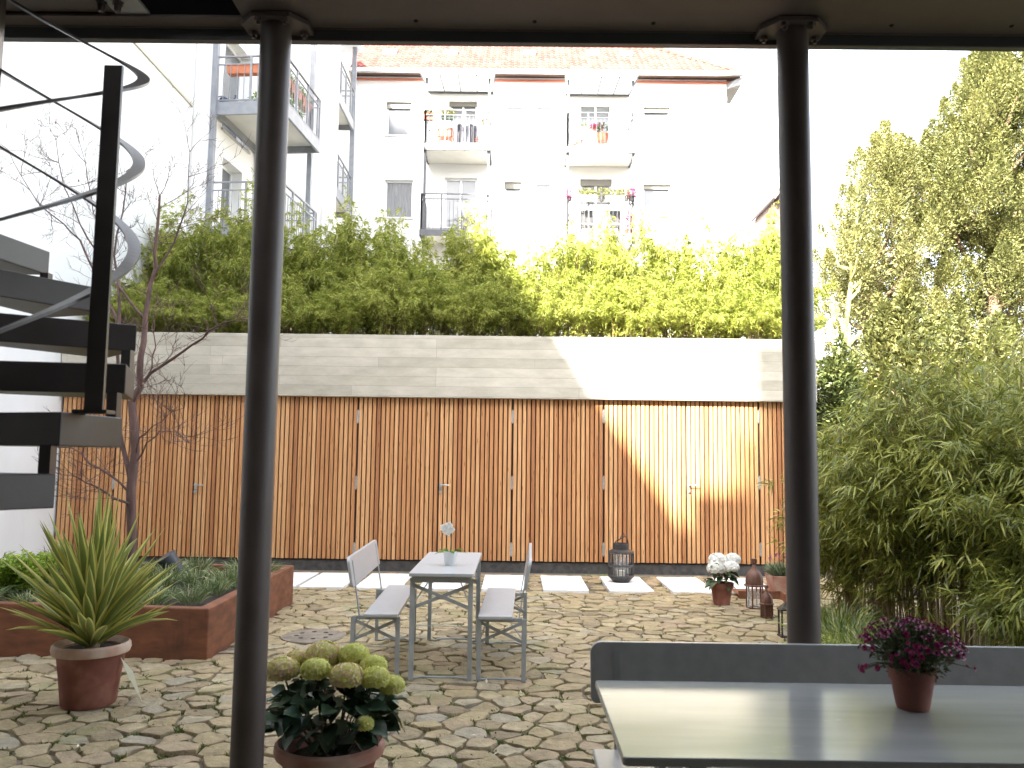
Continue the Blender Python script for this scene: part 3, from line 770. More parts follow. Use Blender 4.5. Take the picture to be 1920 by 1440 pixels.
# rear balconies
BD = 1.35
def rear_balcony(l, r_, top, floor, cover=None, solid=0.0, hdens=.13):
    yf = RY - BD; a = P(l, floor, yf); b = P(r_, floor, yf); zf = a.z; zt = P(l, top, yf).z; ox, oy = RB.location.x, RB.location.y
    mb = MB(); mb.box(a.x, b.x, yf, RY - .01, zf - .16, zf); obj('balcony_slab', mb, M_balsl, RB, RB.location)
    mb = MB(); mb.box(a.x - .03, b.x + .03, yf - .04, yf - .002, zf - .19, zf + .02); mb.box(b.x + .002, b.x + .05, yf - .002, RY - .01, zf - .19, zf + .02)
    mb.box(a.x - .05, a.x - .002, yf - .002, RY - .01, zf - .19, zf + .02); obj('balcony_frame', mb, M_balrear, RB, RB.location)
    railing(RB, [(a.x - ox, RY - .05 - oy), (a.x - ox, yf - oy), (b.x - ox, yf - oy), (b.x - ox, RY - .05 - oy)], zf, zt - zf, hdens, M_balrear)
    return a.x, b.x, zf, zt
bal = {}
bal['ul'] = rear_balcony(796, 917, 206, 271); bal['ll'] = rear_balcony(789, 918, 363, 431)
bal['ur'] = rear_balcony(1064, 1189, 211, 276); bal['lr'] = rear_balcony(1065, 1188, 371, 440)
for key, l, r_ in (('ul', 790, 928), ('ur', 1060, 1196)):
    a, b, zf, zt = bal[key]; yf = RY - 1.5
    p = P(l, 138 if key == 'ul' else 142, yf); q = P(r_, 138 if key == 'ul' else 142, yf); zw = P(l, 172 if key == 'ul' else 177, RY).z
    mb = MB(); n = 4
    mb.add([(p.x, yf, p.z), (q.x, yf, p.z), (q.x - .1, RY - .01, zw), (p.x + .1, RY - .01, zw), (p.x, yf, p.z + .02), (q.x, yf, p.z + .02), (q.x - .1, RY - .01, zw + .02), (p.x + .1, RY - .01, zw + .02)],
           [(0, 3, 2, 1), (4, 5, 6, 7), (0, 1, 5, 4), (1, 2, 6, 5), (2, 3, 7, 6), (3, 0, 4, 7)])
    obj('balcony_canopy', mb, M_polyc, RB, RB.location)
    mb = MB(); mb.bar((p.x, yf - .02, p.z), (q.x, yf - .02, p.z), .05, .09)
    for k in range(5):
        t_ = k / 4; mb.bar((p.x + (q.x - p.x) * t_, yf, p.z - .035), (p.x + .1 + (q.x - p.x - .2) * t_, RY - .02, zw - .035), .03, .05)
    mb.bar((p.x + .1, RY - .05, zw - .04), (q.x - .1, RY - .05, zw - .04), .05, .06)
    for x in (a + .02, b - .02): mb.box(x - .04, x + .04, RY - BD + .06, RY - BD + .14, 3.6, p.z - .04)
    obj('canopy_frame', mb, M_balrear, RB, RB.location)

# ---- brown hut whose gable peeps over the bamboo
q = P(1452, 402, 24); q2 = P(1500, 402, 24); zt = P(1468, 362, 24).z
t = thing('brown_hut', 'small brown boarded gable beyond the roof bamboo beside right post', 'building', ((q.x + q2.x) / 2, 24, 0))
mb = MB(); zs = P(1453, 376, 24).z; xm = (q.x + q2.x) / 2
mb.add([(q.x, 24, 0), (q2.x, 24, 0), (q2.x, 24, zs), (xm, 24, zt + .3), (q.x, 24, zs), (q.x, 26, 0), (q2.x, 26, 0), (q2.x, 26, zs), (xm, 26, zt + .3), (q.x, 26, zs)],
       [(0, 1, 2, 3, 4), (9, 8, 7, 6, 5), (0, 4, 9, 5), (1, 6, 7, 2)])
obj('wall', mb, M_hut, t, t.location)
mb = MB(); mb.bar((q.x - .08, 24.9, zs - .02), (xm, 24.9, zt + .36), 2.4, .06, (0, 0, 1)); mb.bar((q2.x + .08, 24.9, zs - .02), (xm, 24.9, zt + .36), 2.4, .06, (0, 0, 1)); obj('roof', mb, M_roofd, t, t.location)

# ---- the house behind the viewer, unseen; roofline shaped to cut the sun patch
HB = thing('unseen_house', 'unseen white house behind the covered terrace, roofline stepped to shape the sun patch', 'building', (0, -4.2, 0))
mb = MB(); mb.box(-6.7, -5.72, -12, -4.2, 0, 14.95); mb.box(-5.719, 30, -12, -4.2, 0, 17.1); obj('wall', mb, M_white, HB, HB.location)
mb = MB(); mb.box(-6.6, 12, -4.19, -4.12, 0, 3.45); obj('added_dark_wall', mb, M_lip, HB, HB.location)  # unseen dark wall added to cut bounce light on bench and posts

rgs = np.random.default_rng(91); n = 420  # out-of-view foliage, added to soften and dapple the sun on the doors
u = nrm(rgs.normal(0, 1, (n, 3))) * (rgs.random((n, 1)) ** .4)
t = thing('unseen_shade_foliage', 'unseen loose foliage added on the roof behind to dapple the sun patch', 'shrub', (-5.95, -4.75, 14.95))
V, F = leaves(u * np.array([.36, .40, .62]) + np.array([.08, 0, .55]), u + np.array([0, 0, .3]), rgs.uniform(.08, .15, n), .05, rgs, seg=1); mesh_np('foliage', V, F, M_con, t)
mb = MB(); mb.box(-.2, .2, -.2, .2, 0, .3); obj('box', mb, M_corten, t, bevel=.01)

# ================================================================== STEEL CANOPY, POSTS
CY = 3.7; ZS = P(518, 40, CY).z
cn = thing('steel_canopy', 'dark steel gallery deck overhead with flat edge beam', 'canopy', (0, CY, ZS))
X0c, X1c = -6.7, 7.0
xs = P(462, 40, 3.72).x
mb = MB(); mb.box(xs, X1c, -4.19, CY + .055, ZS, ZS + .10); obj('soffit', mb, M_soffit, cn, cn.location)
mb = MB(); mb.box(X0c, xs - .003, CY - .03, CY + .055, ZS, ZS + .012)
mb.box(X0c, X1c, CY + .056, CY + .068, ZS - .004, ZS + .3); obj('beam_flange', mb, M_soffit, cn, cn.location)
mb = MB(); mb.box(X0c, X1c, CY + .075, CY + .12, P(518, 84, CY + .12).z, ZS + .34); obj('edge_trim', mb, M_lip, cn, cn.location, bevel=.004)
xb0, xb1 = P(180, 20, 3.5).x, P(246, 20, 3.5).x; xc = P(256, 20, 3.6).x
mb = MB(); mb.box(X0c, xb0 - .004, 3.3, CY - .031, ZS + .02, ZS + .12); obj('deck_underside', mb, M_steel, cn, cn.location)
mb = MB(); mb.box(xc - .1, xs - .004, 3.2, CY + .05, ZS + .22, ZS + .3); mb.box(xb0, xs - .004, CY + .04, CY + .054, ZS + .013, ZS + .219); obj('recess', mb, M_rubber, cn, cn.location)
mb = MB(); mb.box(xb0, xb1, 3.42, CY - .02, ZS + .014, ZS + .03); pl_ = obj('splice_plate', mb, M_leg, cn, cn.location, bevel=.003)
for px in (190, 221):
    q = G(px, 10, ZS)
    mb = MB(); mb.lathe([(0, -.03), (.014, -.03), (.018, -.012), (.018, .004), (.026, .004), (.026, .014)], 6, (q.x, q.y, ZS)); obj('bolt', mb, M_steelb, pl_, cn.location)
mb = MB(); mb.box(X0c, X1c, 3.2, CY + .05, ZS + .3, ZS + .4); mb.box(X0c, xs - .003, -4.19, 1.75, ZS + .12, ZS + .4); mb.box(X0c, -3.15, 1.751, 3.199, ZS + .12, ZS + .4); mb.box(xs, X1c, -4.19, 3.199, ZS + .12, ZS + .4); obj('deck', mb, M_steel, cn, cn.location)
for i, x in enumerate(np.arange(xs + .25, 4.5, .55)):
    mb = MB(); mb.lathe([(0, -.006), (.009, -.005), (.011, 0)], 8, (x, CY - .02 + .004 * (i % 2), ZS)); obj('screw', mb, M_rubber, cn, cn.location)

def post(px, label):
    c = P(px, 750, CY); base = (c.x, CY, 0)
    t = thing('steel_post', label, 'post', base, 0, 'round posts of the terrace canopy')
    mb = MB(); mb.tube([(0, 0, 0), (0, 0, ZS - .03)], .070, 40); obj('shaft', mb, M_steel, t, smooth=True)
    mb = MB(); mb.prism([(-.155, .085), (-.155, -.015), (-.085, -.10), (.085, -.10), (.155, -.015), (.155, .085)], ZS - .029, ZS - .004); cp = obj('cap_plate', mb, M_steel, t, bevel=.003)
    for x, y in ((-.12, .045), (.12, .045), (-.06, -.08), (.06, -.08)):
        mb = MB(); mb.tube([(x, y, ZS - .06), (x, y, ZS - .046)], .009, 10); mb.tube([(x, y, ZS - .046), (x, y, ZS - .03)], .019, 6); obj('bolt', mb, M_steel, cp)
    mb = MB(); mb.prism([(-.14, .14), (-.14, -.14), (.14, -.14), (.14, .14)], 0, .018); obj('base_plate', mb, M_steel, t, bevel=.003)
post(490, 'round dark steel post beside the hydrangea pot'); post(1499, 'round dark steel post behind the foreground bench')

# ================================================================== SPIRAL STAIR
SX, SY, SR, SA, RISE = -2.17, 2.80, .80, 25.0, .19
st = thing('spiral_staircase', 'dark steel spiral staircase with flat bar rails at left', 'staircase', (SX, SY, 0))
def pol(r, deg, z): return Vector((r * math.cos(R(deg)), r * math.sin(R(deg)), z))
zt2 = 1.735                      # top of the tread at -5 degrees
def ztop(deg): return zt2 + RISE * (deg + 5) / SA
for k in range(-8, 7):
    ph = -5 + SA * k; z = ztop(ph)
    if z < .1: continue
    a, b = ph - SA / 2 + .15, ph + SA / 2 - .15
    poly = [pol(.05, a - 3, 0), pol(SR, a, 0), pol(SR, b, 0), pol(.05, b + 3, 0)]
    mb = MB(); mb.prism([(p.x, p.y) for p in poly], z - .105, z); tr = obj('tread', mb, M_steelb, st, bevel=.004)
    p = pol(SR - .03, b - .6, 0); mb = MB(); mb.box(p.x - .018, p.x + .018, p.y - .018, p.y + .018, z - .001, z + RISE - .104); obj('spacer', mb, M_steelb, tr)
mb = MB(); mb.tube([(0, 0, 0), (0, 0, ztop(160) + 1.1)], .055, 24); obj('newel', mb, M_steelb, st, smooth=True)
for hh in (1.10, .76, .42):
    mb = MB(); vs = []; n = 0
    for deg in np.arange(-150, 146, 3):
        z = ztop(deg) + hh
        if z < .4: continue
        for dr, dz in ((-.02, 0), (.025, 0), (.025, .011), (-.02, .011)): vs.append(pol(SR - .035 + dr, deg, z + dz))
        n += 1
    fs = []
    for i in range(n - 1):
        for k in range(4): fs.append((i * 4 + k, i * 4 + (k + 1) % 4, i * 4 + 4 + (k + 1) % 4, i * 4 + 4 + k))
    mb.add(vs, fs); obj('handrail' if hh > 1 else 'guard_rail', mb, M_steelb, st)
for ph in (-130, -14.5, 101):
    z = ztop(ph) if ph > -15 and ph < -14 else ztop(ph)
    z = zt2 if ph == -14.5 else z
    p = pol(SR - .075, ph, 0) if ph != -14.5 else Vector((P(176, 772, 2.66).x - SX, 2.66 - SY, 0)); rd_ = Vector((1, 0, 0)) if ph == -14.5 else pol(1, ph, 0); tg = Vector((-rd_.y, rd_.x, 0))
    mb = MB(); c0, c1 = p + rd_ * .03, p - rd_ * .03
    mb.bar((p.x, p.y, z), (p.x, p.y, P(212, 124, 2.66).z if ph == -14.5 else ztop(ph) + 1.10), .060, .014, tg)
    mb.box(p.x - .055, p.x + .055, p.y - .03, p.y + .03, z + .0005, z + .012); obj('rail_post', mb, M_steelb, st)

# ================================================================== PLANTER
pc = (-4.5, 8, 0)
t = thing('corten_planter', 'large rusty steel raised bed planted with grasses at left', 'planter', pc)
PH, PW = .41, .10
def inset(poly, d):
    out = []; n = len(poly)
    for i in range(n):
        p0, p1, p2 = Vector(poly[i - 1]), Vector(poly[i]), Vector(poly[(i + 1) % n])
        d1 = (p1 - p0).normalized(); d2 = (p2 - p1).normalized(); n1 = Vector((-d1.y, d1.x)); n2 = Vector((-d2.y, d2.x))
        b = (n1 + n2); b = b / b.length_squared * 2 if b.length > 1e-6 else n1
        out.append(tuple(p1 + b * d))
    return out
inner = inset(PL, PW)
mb = MB(); n = 4
vs = [(*p, -.02) for p in PL] + [(*p, PH) for p in PL] + [(*p, PH) for p in inner] + [(*p, .1) for p in inner]
fs = []
for l in range(3):
    for k in range(4): fs.append((l * 4 + k, l * 4 + (k + 1) % 4, l * 4 + 4 + (k + 1) % 4, l * 4 + 4 + k))
mb.add(vs, fs); obj('steel_wall', mb, M_corten, t, pc, bevel=.012)
mb = MB(); mb.add([(*p, PH - .07) for p in inset(PL, PW - .005)], [(0, 1, 2, 3)]); obj('soil', mb, M_soil, t, pc)

def tuft(name, rad, n, L, W, m, seed, label, cat, loc, group=None, up=1.0, droop=.45, spread=.75):
    r = np.random.default_rng(seed)
    a = r.uniform(0, 2 * np.pi, n); q = rad * .35 * np.sqrt(r.random(n))
    pos = np.c_[q * np.cos(a), q * np.sin(a), np.zeros(n)]
    d = np.c_[np.cos(a) * spread * r.random(n), np.sin(a) * spread * r.random(n), up * np.ones(n)] + r.normal(0, .15, (n, 3))
    V, F = leaves(pos, d, r.uniform(.5, 1, n) * L, W, r, droop=droop, tilt=.8)
    o = mesh_np(name, V, F, m); o.location = loc
    return tag(o, label, cat, group)
gr = []
protos = [tuft('grass_tuft', .30, 170, .52, .0075, M_grass, 40 + i, 'silvery green grass tuft growing in the rusty raised bed', 'grass', (0, 0, PH - .06), 'grass tufts in the rusty planter', spread=.9, droop=.5, up=1.15) for i in range(3)]
rr = random.Random(5); k = 0
spots = []
for i in range(400):
    x, y = rr.uniform(-6.5, -2.65), rr.uniform(6.8, 9.3)
    if not in_poly(x, y, inset(PL, .2)): continue
    if any((x - a) ** 2 + (y - b) ** 2 < .27 ** 2 for a, b in spots): continue
    spots.append((x, y))
for k, (x, y) in enumerate(spots):
    o = protos[k] if k < 3 else protos[k % 3].copy()
    if k >= 3: COL.objects.link(o)
    o.location = (x, y, PH - .07); o.rotation_euler = (0, 0, rr.uniform(0, 6)); s = rr.uniform(.6, 1.15); o.scale = (s, s, s * rr.uniform(.7, 1.05))

def frondy(name, loc, h, n, L, W, m, seed, label, cat, spread=.5, leafl=.06):
    """leafy herb: thin arching stems with small leaves both sides"""
    r = np.random.default_rng(seed); root = thing(name, label, cat, loc); st_ = MB(); parts = []
    for i in range(n):
        a = r.uniform(0, 6.28); ln = L * r.uniform(.6, 1); out = np.array([math.cos(a), math.sin(a), 0]) * spread * r.uniform(.2, 1)
        ts = np.linspace(0, 1, 7); pts = np.array([out * t_ * ln + np.array([0, 0, h * ln / L * (t_ - .38 * t_ ** 2 * spread)]) for t_ in ts])
        st_.tube(pts, [.004, .004, .0035, .003, .0025, .002, .001], 4)
        m_ = 26; tt = r.uniform(.25, 1, m_); pos = np.array([np.interp(tt, ts, pts[:, c]) for c in range(3)]).T
        tan = nrm(out[None] + np.array([[0, 0, .3]])); side = np.array([-math.sin(a), math.cos(a), 0]) * np.where(r.random(m_) < .5, 1, -1)[:, None]
        parts.append(leaves(pos, side + tan * .6 + r.normal(0, .2, (m_, 3)), leafl * (1.15 - .5 * tt), W, r, seg=1, droop=.2))
    obj('stems', st_, M_mleaf, root); V, F = join_vf(parts); mesh_np('foliage', V, F, m, root); return root
for i, (px, py, s, lab) in enumerate(((45, 1060, 1.0, 'bright green leafy herb at the left end of the rusty planter'), (88, 1042, .9, 'bright green herb by the white wall behind the yucca'), (10, 1080, 1.0, 'bright green herb at the very left edge of the picture'))):
    q = P(px, py + 40, 7.5 + .4 * (i == 1))
    frondy('garden_herb', (q.x, q.y, PH - .07), .50 * s, 40, .46 * s, .03, mat('herb_leaf', (.28, .42, .05), (.48, .58, .10), scale=4, rough=.5, island=.6, trans=.35), 60 + i, lab, 'herb', .55, .075)

q = P(330, 1058, 8.6)
t = thing('garden_spotlight', 'dark conical garden spotlight among the planter grasses', 'spotlight', (q.x, q.y, PH - .07))
mb = MB(); mb.tube([(0, 0, 0), (0, 0, .08)], .012, 8); obj('stake', mb, M_iron, t)
mb = MB(); mb.tube([(.04, .02, .06), (0, 0, .12), (-.09, -.05, .26)], [.06, .075, .10], 20); obj('lamp_head', mb, mat('slate_metal', (.06, .065, .075), rough=.45), t, smooth=True)

# ------------------------------------------------------------------ bare tree in the planter
def bare_tree():
    base = P(243, 1065, 8.2); loc = Vector((base.x, base.y, PH - .08))
    t = thing('bare_tree', 'leafless small tree with reddish bark growing from the rusty planter', 'tree', loc)
    r = random.Random(21)
    def L(pts, y0, dy=0.0):
        return [P(x, y, y0 + dy * i / max(1, len(pts) - 1)) - loc for i, (x, y) in enumerate(pts)]
    wood = MB(); twigs = MB()
    def grow(p, d, ln, rad, dep):
        n = 4; pts = [p]; q = Vector(p); dd = Vector(d).normalized()
        for i in range(n):
            dd = (dd + Vector((r.gauss(0, .16), r.gauss(0, .16), r.gauss(.05, .12)))).normalized(); q = q + dd * ln / n; pts.append(q.copy())
        (wood if rad > .006 else twigs).tube(pts, [rad * (1 - .16 * i) for i in range(n + 1)], 6 if rad > .006 else 4)
        if dep <= 0: return
        for i in range(1, n + 1):
            for s in range(1 if i < n else 2):
                if r.random() < .82:
                    ax = Vector((r.gauss(0, 1), r.gauss(0, 1), r.gauss(0, .5))).normalized()
                    nd = (dd * .75 + ax * .65 + Vector((0, 0, .12))).normalized()
                    grow(pts[i], nd, ln * r.uniform(.45, .72), max(rad * .5, .0022), dep - 1)
    limbs = [
        ([(243, 1066), (246, 960), (250, 880), (252, 810), (247, 752)], 8.2, .0, .062, .047),
        ([(247, 752), (262, 700), (270, 640), (273, 590), (283, 530), (290, 475), (296, 420), (300, 366)], 8.2, .1, .044, .012),
        ([(250, 750), (282, 700), (325, 672), (358, 648), (392, 620), (420, 605), (446, 598)], 8.2, -.5, .022, .006),
        ([(245, 905), (228, 830), (218, 760), (222, 690), (224, 600), (222, 540), (214, 480), (230, 400), (238, 320)], 8.2, .35, .030, .007),
        ([(270, 640), (275, 600), (240, 560), (220, 520), (180, 470), (150, 420), (120, 350), (105, 262)], 8.25, .5, .020, .004),
        ([(283, 530), (312, 480), (335, 430), (352, 380), (356, 285)], 8.25, -.2, .016, .004),
        ([(224, 620), (200, 560), (172, 500), (150, 450), (120, 420), (75, 385), (40, 330), (15, 280)], 8.4, .4, .016, .003),
        ([(246, 930), (225, 905), (190, 880), (160, 862), (135, 840), (110, 838)], 8.2, -.3, .016, .005),
        ([(246, 950), (215, 935), (185, 915), (160, 905), (140, 893)], 8.2, -.5, .018, .005),
        ([(256, 850), (262, 820), (285, 800), (312, 780), (345, 765)], 8.2, -.3, .011, .004),
        ([(253, 870), (275, 830), (300, 808), (330, 810), (355, 830)], 8.2, -.4, .010, .003),
        ([(248, 760), (262, 730), (285, 690), (292, 650), (290, 600)], 8.2, -.3, .013, .005),
        ([(214, 480), (200, 440), (175, 400), (165, 340), (150, 270)], 8.4, .3, .012, .003),
    ]
    for pts, y0, dy, r0, r1 in limbs:
        ps = L(pts, y0, dy); n = len(ps)
        # refine + wobble
        q = []
        for i in range(n - 1):
            for s in (0, .5): 
                p = ps[i].lerp(ps[i + 1], s)
                if s: p = p + Vector((r.gauss(0, .012), r.gauss(0, .012), 0))
                q.append(p)
        q.append(ps[-1]); m_ = len(q)
        wood.tube(q, [(r0 + (r1 - r0) * i / (m_ - 1)) * r.uniform(.76, .88) for i in range(m_)], 10 if r0 > .02 else 7)
        if r0 < .05:
            for i in range(m_ // 4, m_):
                for s in range(2 if i > m_ * .6 else 1):
                    if r.random() < .78:
                        d = (q[i] - q[i - 1]).normalized(); ax = Vector((r.gauss(0, 1), r.gauss(0, 1), r.gauss(.1, .5))).normalized()
                        grow(q[i], d * .55 + ax, r.uniform(.18, .45), .0040, 2)
    obj('trunk', wood, M_bark, t, smooth=True); obj('twigs', twigs, M_bark, t)
    # a few withered leaves left on
    rg = np.random.default_rng(8); tips = np.array([tuple(v) for v in twigs.v]); sel = tips[rg.integers(0, len(tips), 26)]
    V, F = leaves(sel, np.c_[rg.normal(0, .5, (26, 2)), -np.ones(26)], .035, .022, rg, seg=1); mesh_np('withered_leaves', V, F, M_wood, t)
bare_tree()

# ------------------------------------------------------------------ pots
def pot_profile(rt, rb, h, rim=.045, rimh=.07, th=.02):
    return [(0, 0), (rb * .96, 0), (rb, .012), (rb + (rt - rim * .7 - rb) * .5, h * .48), (rt - rim * .75, h - rimh), (rt - .008, h - rimh + .006), (rt, h - rimh * .55), (rt - .004, h - .012), (rt - .018, h), (rt - .03, h - .008), (rt - .045 - th, h - .03), (rt - .05 - th, h * .5)]
def big_pot(root, rt, rb, h, mbody, mrim, soil, n=48):
    pr = pot_profile(rt, rb, h)
    mb = MB(); mb.lathe(pr[:5], n); obj('pot', mb, mbody, root, smooth=True)
    mb = MB(); mb.lathe(pr[4:], n); obj('pot_rim', mb, mrim, root, smooth=True)
    mb = MB(); mb.lathe([(0, soil + .01), (rt * .4, soil + .006), (rt - .06, soil)], 24); obj('soil', mb, M_soil, root, smooth=True)

# yucca
c = G(158, 1327)
yu = thing('yucca_plant', 'variegated yucca with sword leaves in a big terracotta pot', 'potted plant', (c.x, c.y + .05, .012))
big_pot(yu, .238, .165, .39, M_terra, M_lime, .345)
r = np.random.default_rng(12); V = []; F = []; mi = []
for i in range(135):
    f = i / 135; az = i * 2.39996 + r.normal(0, .2)
    el_ = np.clip(math.radians(88 - 62 * f ** .85) + r.normal(0, .08), .46, 1.55)
    Ln = r.uniform(.58, .86) * (1 - .22 * f); w = r.uniform(.052, .072); z0 = .35 + .22 * (1 - f); r0 = .03
    d = np.array([math.cos(az) * math.cos(el_), math.sin(az) * math.cos(el_), math.sin(el_)])
    s = np.array([-math.sin(az), math.cos(az), 0]); n_ = np.cross(d, s); n_ = -n_ if n_[2] < 0 else n_
    b = np.array([math.cos(az) * r0, math.sin(az) * r0, z0]); tw = r.normal(0, .35)
    s = s * math.cos(tw) + n_ * math.sin(tw); n_ = np.cross(d, s); n_ = -n_ if n_[2] < 0 else n_
    dr = r.uniform(.0, .06) * (1.2 if f > .6 else .7) + (r.uniform(.08, .2) if r.random() < .12 else 0); o = len(V)
    ts = [0, .18, .4, .65, .85, 1.0]; ws = [.55, .8, 1, .8, .42, .02]
    for t_, ww in zip(ts, ws):
        p = b + d * Ln * t_ - np.array([0, 0, dr]) * t_ ** 2.2
        for u, fo in ((-1, .32), (-.66, .15), (0, 0), (.66, .15), (1, .32)): V.append(p + s * u * w / 2 * ww + n_ * fo * w * ww)
    for a in range(5):
        for k in range(4):
            F.append((o + a * 5 + k, o + a * 5 + k + 1, o + a * 5 + 6 + k, o + a * 5 + 5 + k)); mi.append(1 if k in (0, 3) else 0)
mesh_np('sword_leaves', V, F, [M_ygreen, M_yyel], yu, mi=mi)
mb = MB(); mb.tube([(0, 0, .33), (0, 0, .62)], [.05, .035], 10); obj('stem', mb, M_bark2, yu, smooth=True)
mb = MB()
a, b = Vector((.2, -.02, .30)), Vector((.36, -.03, .02))
mb.add([a, a.lerp(b, .45) + Vector((-.004, -.028, .02)), b, a.lerp(b, .45) + Vector((.004, .028, .03))], [(0, 1, 3), (1, 2, 3)]); obj('dry_leaf', mb, mat('dry_leaf', (.42, .40, .28), rough=.7), yu)

def broad_leaves(pos, d, L, W, rg, droop=.25, cup=.18, upv=None):
    n = len(pos); d = nrm(d); up = np.tile([0, 0, 1.0], (n, 1)) + rg.normal(0, .35, (n, 3)); s = nrm(np.cross(d, up)); nn = np.cross(s, d)
    L = np.broadcast_to(L, (n,))[:, None]; W = np.broadcast_to(W, (n,))[:, None]
    rows = []
    ts = [0, .16, .4, .66, .88, 1]; ws = [.05, .62, 1, .78, .3, .01]
    for t_, w in zip(ts, ws):
        c = pos + d * L * t_ - np.array([0, 0, 1.0]) * L * droop * t_ ** 1.8
        wob = rg.normal(0, .02, (n, 1)) * L
        rows += [c + s * W * w / 2 + nn * W * cup * w + nn * wob, c, c - s * W * w / 2 + nn * W * cup * w - nn * wob]
    V = np.stack(rows, 1).reshape(-1, 3); base = np.arange(n)[:, None] * 18; F = []
    for a in range(5):
        for k in range(2): F.append(base + np.array([[a * 3 + k, a * 3 + k + 1, a * 3 + 4 + k, a * 3 + 3 + k]]))
    return V, np.concatenate(F)

def floret_ball(c, rx, rz, n, rg, size, lower=-.45):
    u = rg.normal(0, 1, (n * 2, 3)); u = nrm(u); u = u[u[:, 2] > lower][:n]; n = len(u)
    p = np.array(c) + u * np.array([rx, rx, rz]) * rg.uniform(.94, 1.07, (n, 1))
    t1 = nrm(np.cross(u, rg.normal(0, 1, (n, 3)))); t2 = np.cross(u, t1); ps = []
    for q in (t1, t2, -t1, -t2):
        ps.append(leaves(p, q + u * .35, size, size * .95, rg, droop=.0, fold=.05, tilt=.1, seg=1) if False else _petal(p, q + u * .28, u, size))
    return join_vf(ps)
def _petal(p, d, u, size):
    d = nrm(d); s = nrm(np.cross(d, u)); n = len(p)
    V = np.stack([p, p + d * size * .55 + s * size * .48, p + d * size, p + d * size * .55 - s * size * .48], 1).reshape(-1, 3)
    b = np.arange(n)[:, None] * 4
    return V, np.concatenate([b + np.array([[0, 1, 2]]), b + np.array([[0, 2, 3]])])

# hydrangea beside the post
HY = 4.12
q = P(619, 1394, HY)
hy = thing('hydrangea', 'lime green hydrangea with dark leaves in a weathered pot', 'potted plant', (q.x, HY, .0))
hz = q.z
big_pot(hy, .262, .19, hz + .02, M_terra, M_terraw, hz - .06)
rg = np.random.default_rng(31)
heads = [(530, 1256, -.02, .062, 1), (592, 1256, -.10, .052, 0), (650, 1268, -.14, .060, 1), (608, 1228, .06, .068, 1), (664, 1229, .04, .056, 0), (700, 1249, -.02, .050, 0), (703, 1271, -.10, .052, 0), (735, 1285, -.04, .045, 0), (683, 1357, -.20, .030, 0), (560, 1238, .10, .05, 1)]
stems = MB()
for px, py, dy, rad, pink in heads:
    p = P(px, py, HY + dy) - hy.location
    V, F = floret_ball(p, rad * 1.2, rad * .86, 520 if rad > .04 else 170, rg, .0185)
    mesh_np('flower_head', V, F, M_hpink if pink else M_hlime, hy)
    b = Vector((p.x * .25, (p.y) * .25, hz - .06)); stems.tube([b, b.lerp(p, .5) + Vector((p.x * .12, 0, .02)), p], [.006, .005, .004], 6)
for i in range(10):
    a = rg.uniform(0, 6.28); b = Vector((.05 * math.cos(a), .05 * math.sin(a), hz - .06)); e = Vector((rg.uniform(.12, .25) * math.cos(a), rg.uniform(.1, .2) * math.sin(a), hz + rg.uniform(.05, .22))); stems.tube([b, b.lerp(e, .5) + Vector((0, 0, .03)), e], [.005, .004, .003], 5)
obj('stems', stems, M_mleaf, hy, smooth=True)
n = 210; a = rg.uniform(0, 6.28, n); zf = rg.random(n) ** .8
rad = (.08 + .18 * np.sin(np.clip(zf * 1.15, 0, 1) * np.pi) ** .7) * rg.uniform(.55, 1.08, n)
pos = np.c_[rad * np.cos(a) * 1.12, rad * np.sin(a) * .9, hz + .035 + zf * .27]
d = np.c_[np.cos(a), np.sin(a), rg.normal(-.1, .3, n)] + rg.normal(0, .3, (n, 3))
V, F = broad_leaves(pos, d, rg.uniform(.08, .125, n), rg.uniform(.07, .10, n), rg, droop=.12); mesh_np('leaves', V, F, M_hleaf, hy, smooth=True)

# ------------------------------------------------------------------ folding tables and benches
def fold_table(loc, rz, L_, W_, label, group, mtop, leg_in=.06, legx=None, H=.77):
    t = thing('folding_table', label, 'table', loc, rz, group); lx = legx or W_ / 2 - .03; ly = L_ / 2 - leg_in
    def rr_poly(w, l, rad, n=5):
        out = []
        for cx, cy, a0 in ((w - rad, l - rad, 0), (-w + rad, l - rad, 90), (-w + rad, -l + rad, 180), (w - rad, -l + rad, 270)):
            for k in range(n + 1): a = R(a0 + 90 * k / n); out.append((cx + rad * math.cos(a), cy + rad * math.sin(a)))
        return out
    mb = MB(); mb.prism(rr_poly(W_ / 2, L_ / 2, .018), H - .026, H); obj('tabletop', mb, mtop, t, bevel=.004)
    mb = MB(); mb.box(-lx, lx, -ly - .02, -ly + .02, H - .07, H - .0265); mb.box(-lx, lx, ly - .02, ly + .02, H - .07, H - .0265); obj('underframe', mb, M_leg, t)
    legs_set(t, lx, ly, H - .071, t); return t
